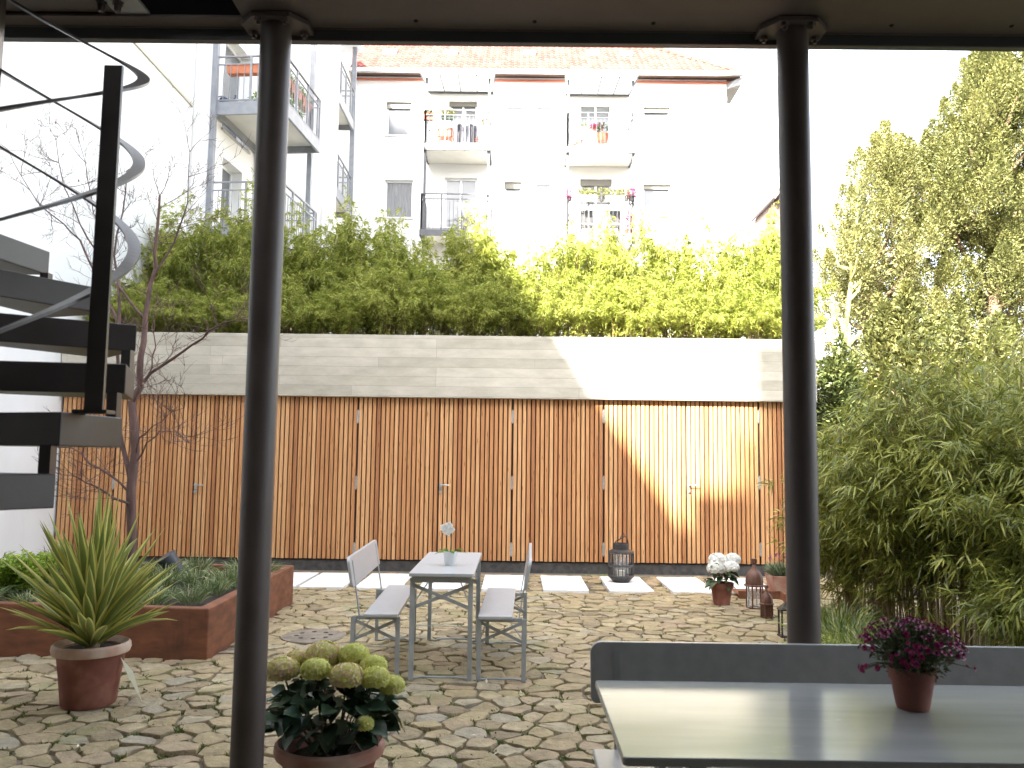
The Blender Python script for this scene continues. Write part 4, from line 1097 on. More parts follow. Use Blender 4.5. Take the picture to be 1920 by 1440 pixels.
def legs_set(t, lx, ly, h, root):
    for sy in (-1, 1):
        for sx in (-1, 1):
            mb = MB(); x, y = sx * lx, sy * ly
            mb.box(x - .016, x + .016, y - .004, y + .004, .0, h + .03); mb.box(x - sx * .016 - .003, x - sx * .016 + .003, y - sy * .006, y - sy * .034, .0, h + .03)
            obj('leg', mb, M_leg, t)
        mb = MB(); y = sy * ly - sy * .011
        mb.bar((-lx, y, h * .97), (lx, y, h * .73), .005, .026, (0, 0, 1)); mb.bar((-lx, y - sy * .007, h * .73), (lx, y - sy * .007, h * .97), .005, .026, (0, 0, 1)); obj('cross_brace', mb, M_leg, t)
        mb = MB(); mb.tube([(-lx, y, .012), (-lx * .75, y - sy * .02, .012), (-lx * .55, y, .022), (0, y + sy * .012, .024), (lx * .55, y, .022), (lx * .75, y - sy * .02, .012), (lx, y, .012)], .008, 8)
        obj('foot_rail', mb, M_leg, t, smooth=True)
        mb = MB(); mb.tube([(-lx, y, h * .55), (lx, y, h * .55)], .003, 5); obj('tie_rod', mb, M_leg, t, smooth=True)
        mb = MB()
        for sx in (-1, 1): mb.tube([(sx * lx * .95, sy * ly - sy * .02, h * .78), (sx * lx * .45, sy * ly - sy * .34, h + .005)], .005, 6)
        obj('strut', mb, M_leg, t)
def fold_bench(loc, rz, L_, label, group, side=1, W_=.25, H=.475, BH=.875, bw=.215):
    t = thing('folding_bench', label, 'bench', loc, rz, group); lx = .165; ly = L_ / 2 - .06
    mb = MB(); mb.box(-W_ / 2, W_ / 2, -L_ / 2, L_ / 2, H - .026, H); obj('seat', mb, M_paint, t, bevel=.006)
    # shift the legs towards the backrest
    lt = bpy.data.objects
    sh = side * .045
    for sy in (-1, 1):
        for sx in (-1, 1):
            mb = MB(); x, y = sx * lx + sh, sy * ly
            mb.box(x - .015, x + .015, y - .004, y + .004, .0, H - .03); mb.box(x - sx * .015 - .003, x - sx * .015 + .003, y - sy * .006, y - sy * .032, .0, H - .03); obj('leg', mb, M_leg, t)
        mb = MB(); y = sy * ly - sy * .011; h = H - .03
        mb.bar((-lx + sh, y, h * .95), (lx + sh, y, h * .62), .005, .022); mb.bar((-lx + sh, y - sy * .007, h * .62), (lx + sh, y - sy * .007, h * .95), .005, .022)
        mb.box(-lx + sh, lx + sh, y - .004 - sy * .014, y + .004 - sy * .014, h - .025, h + .003); obj('cross_brace', mb, M_leg, t)
        mb = MB(); mb.tube([(-lx + sh, y, .012), (-lx * .7 + sh, y - sy * .02, .012), (-lx * .5 + sh, y, .02), (lx * .5 + sh, y, .02), (lx * .7 + sh, y - sy * .02, .012), (lx + sh, y, .012)], .008, 8)
        obj('foot_rail', mb, M_leg, t, smooth=True)
        mb = MB(); mb.tube([(-lx + sh, y, h * .52), (lx + sh, y, h * .52)], .003, 5); obj('tie_rod', mb, M_leg, t, smooth=True)
        mb = MB()
        for sx in (-1, 1): mb.tube([(sx * lx * .95 + sh, sy * ly - sy * .02, h * .66), (sx * lx * .3, sy * ly - sy * .26, h + .003)], .0045, 6)
        obj('strut', mb, M_leg, t)
        mb = MB(); xb = side * .165; xt = side * .235
        mb.bar((xb, sy * (ly - .045), H - .06), (xt, sy * (ly - .045), BH - .03), .028, .008, (side, 0, 0)); mb.box(min(xb, side * .1), max(xb, side * .1), sy * (ly - .045) - .012, sy * (ly - .045) + .012, H - .052, H - .027)
        obj('back_bracket', mb, M_leg, t)
    mb = MB(); xt = side * .232; n = 5; rad = .045; w = L_ / 2; pts = []
    for cy, cz, a0 in ((w - rad, BH - rad, 0), (-w + rad, BH - rad, 90), (-w + rad * .5, BH - bw + rad * .5, 180), (w - rad * .5, BH - bw + rad * .5, 270)):
        rr_ = rad if a0 < 180 else rad * .5
        for k in range(n + 1): a = R(a0 + 90 * k / n); pts.append((cy + rr_ * math.cos(a), cz + rr_ * math.sin(a)))
    m_ = len(pts)
    def bx(z): return side * .008 + xt - side * (BH - z) * .17
    vs = [(bx(z) , y, z) for y, z in pts] + [(bx(z) + side * .022, y, z) for y, z in pts]
    mb.add(vs, [tuple(range(m_)), tuple(range(2 * m_ - 1, m_ - 1, -1))] + [(i, m_ + i, m_ + (i + 1) % m_, (i + 1) % m_) for i in range(m_)]); obj('backrest', mb, M_paint, t, bevel=.003)
    return t
GRP = 'grey folding furniture in the courtyard'
tx = (P(771, 1072, 6.2).x + P(886, 1071, 6.2).x) / 2
fold_table((tx, 6.86, .012), 0, 1.42, .475, 'small grey folding table between two benches in the courtyard', GRP, M_paint, leg_in=.05, legx=.215)
fold_bench((-.985, 6.86, .012), R(1.5), 1.42, 'grey folding bench with backrest left of the courtyard table', GRP, side=-1)
fold_bench((-.125, 6.80, .012), R(-1), 1.36, 'grey folding bench right of the courtyard table, backrest edge on', GRP, side=1)
# foreground set under the canopy
_t0, _t1 = G(1118, 1275, .77), G(1165, 1420, .77); TW_ = _t0.y - _t1.y
fold_table(((_t0.x + _t1.x) / 2 + 1.3, (_t0.y + _t1.y) / 2, .0), R(90), 2.6, TW_, 'long glossy grey table in the near right corner', 'grey furniture under the canopy', M_paintg, leg_in=.22, legx=TW_ / 2 - .07, H=.77)
fold_bench((.315 + 1.3, 3.27, .0), R(90), 2.6, 'long grey bench with backrest behind the glossy table', 'grey furniture under the canopy', side=1, W_=.27, BH=.865, bw=.235)

# ------------------------------------------------------------------ orchid on the courtyard table
q = P(844, 1050, 6.62)
t = thing('potted_orchid', 'white orchid in a pale vase on the courtyard table', 'potted plant', (q.x, 6.62, .782))
mb = MB(); mb.lathe([(0, 0), (.038, 0), (.043, .01), (.052, .11), (.048, .11), (.04, .02)], 24); obj('vase', mb, M_pale, t, smooth=True)
rg = np.random.default_rng(5); n = 9; a = rg.uniform(0, 6.28, n)
V, F = broad_leaves(np.c_[.02 * np.cos(a), .02 * np.sin(a), np.full(n, .10)], np.c_[np.cos(a), np.sin(a), rg.uniform(.2, .8, n)], rg.uniform(.09, .14, n), .04, rg, droop=.5); mesh_np('leaves', V, F, M_fern, t, smooth=True)
mb = MB(); tip = P(838, 985, 6.60) - t.location; mb.tube([(0, 0, .1), (.005, 0, .2), (-.01, 0, .3), tip], [.004, .003, .003, .002], 6); obj('flower_stem', mb, M_mleaf, t)
for px, py in ((832, 989), (842, 985), (840, 997), (846, 993), (836, 994)):
    p = P(px, py, 6.58) - t.location; u = np.array([[rg.normal(0, .3), -1, rg.normal(.1, .2)]]); ps = []
    for k in range(5):
        aa = k * 1.2566; d = np.array([[math.cos(aa), -.2, math.sin(aa)]]); ps.append(_petal(np.array([p]), d, u, .034)); 
        ps.append(_petal(np.array([p]) + np.array([[0, -.003, 0]]), np.array([[math.cos(aa + .5), -.25, math.sin(aa + .5)]]), u, .03))
    V, F = join_vf(ps); mesh_np('flower', V, F, M_wpetal, t)

# ------------------------------------------------------------------ mums on the foreground table
c = G(1717, 1331, .77)
t = thing('potted_mum', 'magenta chrysanthemums in a small terracotta pot on the glossy table', 'potted plant', (c.x, c.y + .02, .771))
mb = MB(); mb.lathe([(0, 0), (.052, 0), (.054, .006), (.070, .098), (.076, .099), (.0795, .137), (.0755, .138), (.066, .10)], 40); obj('pot', mb, M_terra, t, smooth=True)
mb = MB(); mb.lathe([(0, .125), (.0745, .12)], 20); obj('soil', mb, M_soil, t)
rg = np.random.default_rng(9); n = 1500
u = nrm(rg.normal(0, 1, (n, 3)) + np.array([0, 0, .2])); rad = rg.uniform(.35, 1, n)[:, None]
pos = np.array([0, 0, .19]) + u * rad * np.array([.135, .125, .095]); pos = pos[pos[:, 2] > .115]; n = len(pos)
V, F = leaves(pos, (pos - np.array([0, 0, .12])) + rg.normal(0, .08, (n, 3)), rg.uniform(.014, .03, n), rg.uniform(.007, .012, n), rg, seg=1); mesh_np('foliage', V, F, M_mleaf, t)
mb = MB(); ps = []; bm_ = MB()
for i in range(215):
    a = rg.uniform(0, 6.28); e = rg.uniform(.0, 1.0) ** .8; ce = math.sqrt(1 - (e) ** 2) ; s = rg.uniform(.85, 1.12)
    p = np.array([.185 * ce * math.cos(a) * s, .165 * ce * math.sin(a) * s, .178 + .115 * e * s - .05 * (ce * s > .98)])
    b = np.array([p[0] * .35, p[1] * .35, .15]); mb.tube([b, (b + p) / 2 + np.array([0, 0, .01]), p], .0013, 4)
    u = nrm((p - np.array([0, 0, .10]))[None] + rg.normal(0, .05, (1, 3)))[0]
    t1 = nrm(np.cross(u, rg.normal(0, 1, 3))[None])[0]; t2 = np.cross(u, t1); m_ = 9; sz = rg.uniform(.009, .0145)
    aa = np.arange(m_) * 2 * np.pi / m_; d = np.outer(np.cos(aa), t1) + np.outer(np.sin(aa), t2) + u * .25
    ps.append(_petal(np.repeat(p[None], m_, 0), d, np.repeat(u[None], m_, 0), sz)); d2 = d + u * .7
    ps.append(_petal(np.repeat(p[None], m_, 0), d2, np.repeat(u[None], m_, 0), sz * .7))
obj('stems', mb, M_mleaf, t); V, F = join_vf(ps); mesh_np('flowers', V, F, M_mum, t)

# ------------------------------------------------------------------ black lantern on its slab
c = G(1167, 1098)
t = thing('black_lantern', 'black slatted lantern standing on a white slab by the shed', 'lantern', (c.x, c.y + .15, .028))
mb = MB(); mb.lathe([(0, 0), (.11, 0), (.115, .012), (.13, .03), (.165, .065), (.165, .08), (.155, .08), (.02, .05)], 32); obj('base', mb, M_iron, t, smooth=True)
mb = MB()
for k in range(20):
    a = k * math.pi / 10; x, y = math.cos(a), math.sin(a); mb.bar((x * .165, y * .165, .07), (x * .165, y * .165, .40), .016, .008, (-y, x, 0))
for z in (.085, .21, .225, .385): 
    mb.lathe([(.160, z - .009), (.172, z - .009), (.172, z + .009), (.160, z + .009), (.160, z - .009)], 32)
obj('cage', mb, M_rattan, t)
mb = MB(); mb.lathe([(.165, .385), (.17, .40), (.12, .425), (.105, .43), (.105, .50), (.10, .505), (.10, .435)], 32); obj('collar', mb, M_iron, t, smooth=True)
mb = MB(); mb.lathe([(.10, .07), (.10, .42)], 32); obj('glass_chimney', mb, GLASS, t, smooth=True)
mb = MB(); mb.lathe([(0, .15), (.045, .15), (.05, .145), (.05, .05)], 20); obj('candle', mb, M_candle, t, smooth=True)
mb = MB(); mb.tube([(-.10, 0, .47), (-.07, -.02, .53), (-.01, -.03, .565), (.05, -.02, .60), (.085, 0, .56), (.10, 0, .47)], .007, 8)
mb.tube([(-.02, -.03, .55), (.0, -.02, .60), (.035, -.01, .635), (.055, 0, .60)], .006, 8); obj('handle', mb, M_iron, t, smooth=True)

# ------------------------------------------------------------------ white hydrangea
c = G(1357, 1138)
t = thing('white_hydrangea', 'white hydrangea in a small terracotta pot near the shed', 'potted plant', (c.x, c.y + .09, .012))
mb = MB(); mb.lathe([(0, 0), (.088, 0), (.09, .01), (.118, .18), (.132, .182), (.138, .245), (.128, .247), (.115, .2)], 36); obj('pot', mb, M_terra, t, smooth=True)
mb = MB(); mb.lathe([(0, .225), (.128, .22)], 20); obj('soil', mb, M_soil, t)
rg = np.random.default_rng(77); st_ = MB()
for px, py, dy, rd_ in ((1346, 1052, .0, .105), (1342, 1066, -.09, .09), (1374, 1049, .05, .08), (1371, 1064, -.08, .082), (1355, 1064, -.02, .10)):
    p = P(px, py, t.location.y + dy) - t.location; V, F = floret_ball(p, rd_, rd_ * .8, 260, rg, .022); mesh_np('flower_head', V, F, M_wpetal, t); st_.tube([(p.x * .2, p.y * .2, .2), p], .006, 5)
obj('stems', st_, M_mleaf, t)
n = 46; a = rg.uniform(0, 6.28, n); pos = np.c_[.09 * np.cos(a), .09 * np.sin(a), rg.uniform(.22, .38, n)]
V, F = broad_leaves(pos, np.c_[np.cos(a), np.sin(a), rg.normal(.0, .3, n)], rg.uniform(.09, .14, n), rg.uniform(.06, .085, n), rg, droop=.4); mesh_np('leaves', V, F, mat('hydrangea_leaf_green', (.025, .06, .02), (.06, .11, .04), scale=6, rough=.4, island=.5, trans=.1), t, smooth=True)

# ------------------------------------------------------------------ brown lanterns
def dome_lantern(loc, s, label, wood=False, body_h=.30):
    t = thing('dome_lantern', label, 'lantern', loc); w = .10 * s; h = body_h * s
    mb = MB()
    for k in range(6):
        a = k * math.pi / 3; mb.box(w * math.cos(a) - .006, w * math.cos(a) + .006, w * math.sin(a) - .006, w * math.sin(a) + .006, 0, h)
    mb.lathe([(w * .8, .0), (w * 1.02, .0), (w * 1.02, .012), (w * .8, .012), (w * .8, 0)], 6); obj('frame', mb, M_copper, t)
    mb = MB(); mb.lathe([(w * .96, .013), (w * .96, h - .003)], 6); obj('glass', mb, GLASS if not wood else mat('smoky_red_glass', (.07, .02, .018), rough=.15, coat=.5), t)
    mb = MB(); mb.lathe([(w * 1.25, h), (w * 1.28, h + .012), (w * 1.05, h + .018)], 24); mb.lathe([(w * 1.05, h + .018), (w * 1.08, h + .06 * s), (w * .98, h + .12 * s), (w * .72, h + .17 * s), (w * .32, h + .205 * s), (w * .26, h + .24 * s)], 48, wob=lambda a, z: 1 + .035 * math.cos(12 * a)); obj('dome', mb, M_copper, t, smooth=True)
    mb = MB(); mb.lathe([(w * .26, h + .24 * s), (w * .2, h + .26 * s), (w * .38, h + .29 * s), (w * .34, h + .33 * s), (0, h + .335 * s)], 16); obj('finial', mb, M_copper, t, smooth=True)
    return t
c = G(1418, 1144); dome_lantern((c.x, c.y + .06, .012), .90, 'tall brown dome lantern with clear panes beside the white hydrangea', body_h=.27)
c = G(1440, 1161); dome_lantern((c.x, c.y + .04, .012), .60, 'small brown dome lantern with dark red panes, lower of the two', True, body_h=.22)
c = G(1474, 1196)
t = thing('iron_lantern', 'slim black iron lantern half hidden by the right post', 'lantern', (c.x, c.y, .012))
mb = MB()
for x in (-.05, .05):
    for y in (-.05, .05): mb.box(x - .007, x + .007, y - .007, y + .007, 0, .24)
mb.box(-.065, .065, -.065, .065, 0, .014); mb.box(-.065, .065, -.065, .065, .24, .252); obj('frame', mb, M_iron, t)
mb = MB(); mb.add([(-.06, -.06, .2525), (.06, -.06, .2525), (.06, .06, .2525), (-.06, .06, .2525), (0, 0, .32)], [(0, 1, 4), (1, 2, 4), (2, 3, 4), (3, 0, 4)]); obj('cap', mb, M_iron, t)
mb = MB(); mb.lathe([(0, .12), (.028, .12), (.028, .0145)], 16); obj('candle', mb, M_candle, t, smooth=True)

# rusty low edging, lavender trough, old timber
a = G(1379, 1121); b = G(1441, 1121); c1 = G(1394, 1137); d1 = G(1470, 1137)
t = thing('rusty_bed_edging', 'low rusty steel bed edging behind the brown lanterns', 'edging', (b.x, b.y, 0))
mb = MB(); mb.bar((a.x, a.y - .15, .05), (b.x + .1, b.y - .15, .05), .03, .11); mb.bar((b.x + .1, b.y - .14, .05), (d1.x + .08, d1.y - .4, .05), .03, .11); obj('edging_strip', mb, M_corten, t, t.location)
mb = MB(); mb.quad((a.x, a.y - .14, .06), (b.x + .09, b.y - .14, .06), (b.x + .09, b.y + .3, .06), (a.x, b.y + .3, .06)); obj('rusty_cover', mb, M_corten, t, t.location)
c = G(1474, 1124)
t = thing('potted_lavender', 'grey green lavender in a terracotta trough beside the right post', 'potted plant', (c.x + .08, c.y + .25, .0))
mb = MB(); w0, w1 = .16, .21
mb.add([(-w0, -.14, 0), (w0, -.14, 0), (w0, .14, 0), (-w0, .14, 0), (-w1, -.18, .26), (w1, -.18, .26), (w1, .18, .26), (-w1, .18, .26), (-w1 + .02, -.16, .26), (w1 - .02, -.16, .26), (w1 - .02, .16, .26), (-w1 + .02, .16, .26), (-w1 + .03, -.15, .2), (w1 - .03, -.15, .2), (w1 - .03, .15, .2), (-w1 + .03, .15, .2)],
       [(0, 3, 2, 1)] + [(l * 4 + k, l * 4 + (k + 1) % 4, l * 4 + 4 + (k + 1) % 4, l * 4 + 4 + k) for l in range(3) for k in range(4)]); obj('trough', mb, M_terraw, t, bevel=.006)
mb = MB(); mb.box(-w1 + .031, w1 - .031, -.149, .149, .1, .21); obj('soil', mb, M_soil, t)
rg = np.random.default_rng(14); n = 900; pos = np.c_[rg.uniform(-.16, .16, n), rg.uniform(-.12, .12, n), rg.uniform(.2, .3, n)]
V, F = leaves(pos, np.c_[pos[:, :2] * 5, np.full(n, .9)] + rg.normal(0, .35, (n, 3)), rg.uniform(.08, .22, n), .008, rg, droop=.1); mesh_np('foliage', V, F, mat('lavender_leaf', (.10, .14, .07), (.24, .28, .17), scale=5, rough=.7, island=.8, trans=.1), t)
pos = np.c_[rg.uniform(-.2, .2, 14), rg.uniform(-.15, .15, 14), rg.uniform(.42, .5, 14)]; V, F = floret_ball((-.03, 0, .46), .16, .05, 40, rg, .014); mesh_np('flowers', V, F, M_purple, t)
q = P(1471, 950, 10.6); 
t = thing('timber_stump', 'ragged brown timber post standing by the shed end', 'timber post', (q.x + .07, 10.6, 0))
mb = MB(); mb.tube([(0, 0, -.02), (.01, 0, .5), (0, .01, q.z - .1), (-.02, 0, q.z - .02)], [.075, .065, .07, .055], 9); mb.tube([(-.02, 0, q.z - .08), (-.07, -.02, q.z - .01), (-.09, -.02, q.z)], [.035, .03, .02], 7); obj('log', mb, M_wood, t, smooth=True)

# ================================================================== BAMBOO AND TREES
def bamboo_mesh(h, r0, r1, nc, ncl, nl, Lf, Wf, seed, low=.2, twig=.10, arch=.12, down=.35, sz=1.0, hv=(.62, 1.0), dome=.25):
    rg = np.random.default_rng(seed); st_ = MB(); P_, D_ = [], []
    for i in range(nc):
        a = rg.uniform(0, 6.28); rr_ = math.sqrt(rg.random()); b = np.array([r0 * rr_ * math.cos(a), r0 * rr_ * math.sin(a), 0])
        lean = rg.normal(0, .25); a2 = a + lean; out = np.array([math.cos(a2), math.sin(a2), 0]); H = h * rg.uniform(*hv) * (1.0 - dome * rr_ ** 2)
        ex = r1 * rr_ * rg.uniform(.6, 1.2)
        ts = np.linspace(0, 1, 7); pts = np.array([b + out * ex * t_ ** 1.8 + np.array([0, 0, H * (t_ - arch * t_ ** 3 * (ex / (r1 + 1e-6)))]) for t_ in ts])
        st_.tube(pts, list(np.linspace(.006, .0015, 7) * sz), 4, cap=False)
        t_ = low + (1 - low) * np.sqrt(rg.random(ncl)); p = np.array([np.interp(t_, ts, pts[:, c]) for c in range(3)]).T
        az = rg.uniform(0, 6.28, ncl); td = np.c_[np.cos(az), np.sin(az), rg.uniform(-.1, .5, ncl)] + out * .5
        p = p + td * (rg.uniform(.15, 1, (ncl, 1)) * twig)
        for k in range(nl):
            P_.append(p + rg.normal(0, Lf * .12, p.shape)); D_.append(nrm(td) + rg.normal(0, .55, p.shape) + np.array([0, 0, -down]))
    pos = np.concatenate(P_); d = np.concatenate(D_); n = len(pos)
    V, F = leaves(pos, d, rg.uniform(.6, 1.15, n) * Lf, rg.uniform(.75, 1.1, n) * Wf, rg, droop=.22, seg=1 if Lf < .11 else 2)
    return st_, V, F
def bamboo(name, label, cat, loc, args, group=None, m=M_bam):
    t = thing(name, label, cat, loc, 0, group); st_, V, F = bamboo_mesh(**args); obj('culms', st_, M_culm, t); mesh_np('foliage', V, F, m, t); return t
rr = random.Random(2)
front = [bamboo('bamboo_clump', 'feathery green bamboo clump in the front row along the concrete parapet', 'bamboo', (0, 0, 0), dict(h=1.55, r0=.30, r1=.42, nc=56, ncl=30, nl=8, Lf=.088, Wf=.0115, seed=100 + i, low=.06, arch=.3, hv=(.72, .93), dome=.42), 'front row of bamboo on the shed roof') for i in range(3)]
back = [bamboo('bamboo_clump', 'taller bamboo clump in the rear row on the shed roof', 'bamboo', (0, 0, 0), dict(h=2.35, r0=.34, r1=.50, nc=54, ncl=30, nl=8, Lf=.092, Wf=.0120, seed=110 + i, low=.3, arch=.3, hv=(.72, .93), dome=.36), 'rear row of bamboo on the shed roof') for i in range(3)]
# (pixel x, crown top pixel y)
fr = [(235, 515), (285, 505), (350, 520), (415, 522), (478, 520), (545, 508), (612, 520), (662, 505), (738, 468), (806, 462), (880, 480), (945, 478), (1015, 500), (1085, 505), (1150, 512), (1215, 505), (1285, 505), (1345, 520), (1412, 532), (1462, 520)]
for i, (px, ty) in enumerate(fr):
    y = SHED_Y + .62 + rr.uniform(-.10, .14); q = P(px, 630, y); h = P(px, ty, y).z - (ZC1 - .08); s = h / 1.52 * rr.uniform(.9, 1.1)
    o = front[i] if i < 3 else dup(front[i % 3], (0, 0, 0))
    o.location = (q.x, y, ZC1 - .08); o.rotation_euler = (0, 0, rr.uniform(0, 6)); o.scale = (min(1.15, .5 + .5 * s), min(1.15, .5 + .5 * s), s)
bk = [(290, 412), (345, 398), (402, 384), (470, 385), (540, 405), (607, 402), (650, 410), (715, 425), (752, 400), (872, 420), (905, 438), (1000, 452), (1065, 445), (1125, 412), (1185, 408), (1260, 420), (1330, 425), (1400, 418), (1450, 410)]
for i, (px, ty) in enumerate(bk):
    y = SHED_Y + 2.8 + rr.uniform(-.2, .2); q = P(px, 630, y); h = P(px, ty, y).z - (ZC1 - .08); s = h / 1.88 * rr.uniform(.95, 1.05)
    o = back[i] if i < 3 else dup(back[i % 3], (0, 0, 0))
    o.location = (q.x, y, ZC1 - .08); o.rotation_euler = (0, 0, rr.uniform(0, 6)); o.scale = (min(1.1, .5 + .5 * s), min(1.1, .5 + .5 * s), s)

# big garden bamboo on the right
for lab, loc, kw in (('large arching garden bamboo next to the right post', (3.72, 7.5, 0), dict(h=3.2, r0=.5, r1=.62, nc=130, seed=131)),
                     ('narrow upright garden bamboo set furthest back right beside the post', (3.42, 8.3, 0), dict(h=2.5, r0=.28, r1=.3, nc=75, seed=135)),
                     ('lower bushy garden bamboo in front, right of the ferns', (4.05, 5.75, 0), dict(h=1.6, r0=.4, r1=.5, nc=80, seed=134)),
                     ('large arching garden bamboo at the right edge, nearest the terrace', (4.45, 6.5, 0), dict(h=3.1, r0=.55, r1=.85, nc=140, seed=132)),
                     ('large arching garden bamboo behind the nearer bamboos at right', (5.0, 8.4, 0), dict(h=3.55, r0=.6, r1=.9, nc=130, seed=133))):
    bamboo('garden_bamboo', lab, 'bamboo', loc, dict(ncl=30, nl=7, Lf=.145, Wf=.0145, low=.12, twig=.2, arch=.35, down=.45, sz=1.1, **kw), 'garden bamboos right of the terrace', M_bamR)

# grass and fern under it
for i, (px, py, y) in enumerate(((1562, 1130, 7.2), (1590, 1130, 6.6), (1625, 1140, 6.4), (1665, 1140, 6.2), (1640, 1160, 5.7), (1700, 1175, 5.8), (1760, 1175, 5.6), (1830, 1175, 5.5), (1890, 1180, 5.5), (1570, 1100, 7.4), (1550, 1165, 5.9))):
    q = P(px, py, y); tuft('grass_tuft', .45, 420, .85, .011, M_grass if i % 2 else mat('fresh_grass', (.16, .22, .04), (.38, .42, .10), scale=4, rough=.5, island=.7, trans=.3), 200 + i, 'long bladed green grass tuft at the foot of the garden bamboo', 'grass', (q.x, q.y, 0), 'grass tufts under the garden bamboo', spread=.9, up=1.3)
for i, (px, y, lab) in enumerate(((1566, 5.3, 'yellow green fern right beside the right post'), (1612, 5.6, 'green fern below the garden bamboo, right of the yellow fern'))):
    q = P(px, 1180, y); frondy('garden_fern', (q.x + .1, q.y, 0), .62, 24, .7, .036, mat('fern_bright', (.24, .30, .045), (.50, .50, .10), scale=4, rough=.5, island=.7, trans=.35), 90 + i, lab, 'fern', 1.0, .085)

# ---- trees beyond
def plume_tree(name, label, loc, H, crown_fn, nplume, seed, m, mb_, tr0, leafL, leafW, per, lowz, lean=(0, 0), limbs=26, pl=(.34, .78), fill=1.0):
    rg = np.random.default_rng(seed); t = thing(name, label, 'tree', loc, 0, 'trees beyond the garden')
    wood = MB(); tr = []
    for k in range(9):
        f = k / 8; tr.append(np.array([lean[0] * f + .18 * math.sin(f * 5 + seed), lean[1] * f + .12 * math.sin(f * 4), H * .93 * f]))
    wood.tube(tr, [tr0 * (1 - .9 * k / 8) for k in range(9)], 10)
    parts = []; trz = np.array(tr)
    for i in range(nplume):
        f = lowz + (1 - lowz) * rg.random() ** .92; z = H * f; a = rg.uniform(0, 6.28); rmax = crown_fn(f); rr_ = rmax * (rg.random() ** .5) * rg.uniform(.8, 1.05)
        ax = np.array([np.interp(z, trz[:, 2], trz[:, c]) for c in range(2)])
        c = np.array([ax[0] + rr_ * math.cos(a), ax[1] + rr_ * math.sin(a), z])
        s = rg.uniform(.7, 1.25); rx, rz = pl[0] * s, pl[1] * s * rg.uniform(.8, 1.2)
        n = int(per * s * s)
        tt = rg.random(n) ** .8; ang = rg.uniform(0, 6.28, n); rad = rx * np.sin(np.pi * np.clip(tt * .93 + .07, 0, 1) ** .62) * np.sqrt(rg.random(n)) * (1 + .25 * np.sin(ang * 3 + i))
        out = np.array([math.cos(a), math.sin(a), 0]) * .3 * rr_ / (rmax + .01)
        p = c + np.c_[rad * np.cos(ang), rad * np.sin(ang), (tt - .45) * rz * 1.9] + out * ((tt - .4) * rz)[:, None]
        d = np.c_[np.cos(ang), np.sin(ang), np.full(n, .75)] + out + rg.normal(0, .5, (n, 3))
        parts.append(leaves(p, d, rg.uniform(.6, 1.2, n) * leafL, rg.uniform(.7, 1.1, n) * leafW, rg, seg=1, droop=.1))
        if i < limbs:
            z0 = z - rr_ * rg.uniform(.5, 1.0) - .3; z0 = max(z0, H * .12); b = np.array([*[np.interp(z0, trz[:, 2], trz[:, q]) for q in range(2)], z0])
            mid = (b + c) / 2 + np.array([0, 0, -.15 * rr_]) + rg.normal(0, .08, 3); wood.tube([b, mid, c - np.array([0, 0, .1])], [tr0 * .35, tr0 * .22, tr0 * .08], 6)
    obj('trunk', wood, mb_, t, smooth=True); V, F = join_vf(parts); mesh_np('crown', V, F, m, t); return t
def crown_big(f): return max(.15, 2.9 * (math.sin(math.pi * min(1, (f * .86 + .14)) ** 1.15)) ** .75)
q = P(1850, 700, 19)
HB_ = P(1885, 122, 19).z
plume_tree('conifer_tree', 'tall broad yellowish green conifer at the far right', (P(1868, 700, 19).x, 19, 0), HB_, crown_big, 460, 51, M_con, M_bark2, .24, .085, .036, 950, .16, lean=(.2, 0), limbs=90, pl=(.32, .58))
def crown_mid(f): return max(.12, 1.75 * (math.sin(math.pi * min(1, (f * .88 + .12)) ** 1.2)) ** .8)
plume_tree('pale_tree', 'paler looser tree left of the tall conifer', (P(1640, 700, 18).x, 18, 0), P(1662, 268, 18).z, crown_mid, 150, 52, M_con2, M_bark2, .13, .08, .032, 760, .12, lean=(.25, 0), limbs=46, pl=(.26, .50))
plume_tree('slender_tree', 'slender pale tree with a mossy yellow trunk next to right post', (P(1597, 700, 16.5).x, 16.5, 0), P(1590, 330, 16.5).z, lambda f: max(.1, .95 * math.sin(math.pi * min(1, f * .9 + .1)) ** .8), 40, 53, M_con2, M_lichen, .13, .075, .03, 420, .2, limbs=38, pl=(.24, .5))
plume_tree('dark_shrub', 'dark evergreen shrub low behind the shed end', (P(1560, 700, 14.5).x, 14.5, 0), P(1560, 705, 14.5).z, lambda f: .95 * math.sin(math.pi * min(1, f * .8 + .2)) ** .5, 46, 54, M_shrub, M_bark2, .08, .12, .05, 360, .1, limbs=20, pl=(.3, .5))
plume_tree('leafy_shrub', 'light green shrub behind the garden bamboo below the conifer', (P(1700, 700, 15).x, 15, 0), P(1700, 610, 15).z, lambda f: 1.3 * math.sin(math.pi * min(1, f * .8 + .2)) ** .5, 60, 55, M_con, M_bark2, .08, .13, .05, 380, .1, limbs=20, pl=(.33, .55))
plume_tree('leafy_shrub', 'light green shrub behind the bamboo at the right edge', (P(1850, 700, 15).x, 15, 0), P(1850, 640, 15).z, lambda f: 1.5 * math.sin(math.pi * min(1, f * .8 + .2)) ** .5, 66, 56, M_con, M_bark2, .08, .13, .05, 380, .1, limbs=20, pl=(.33, .55))

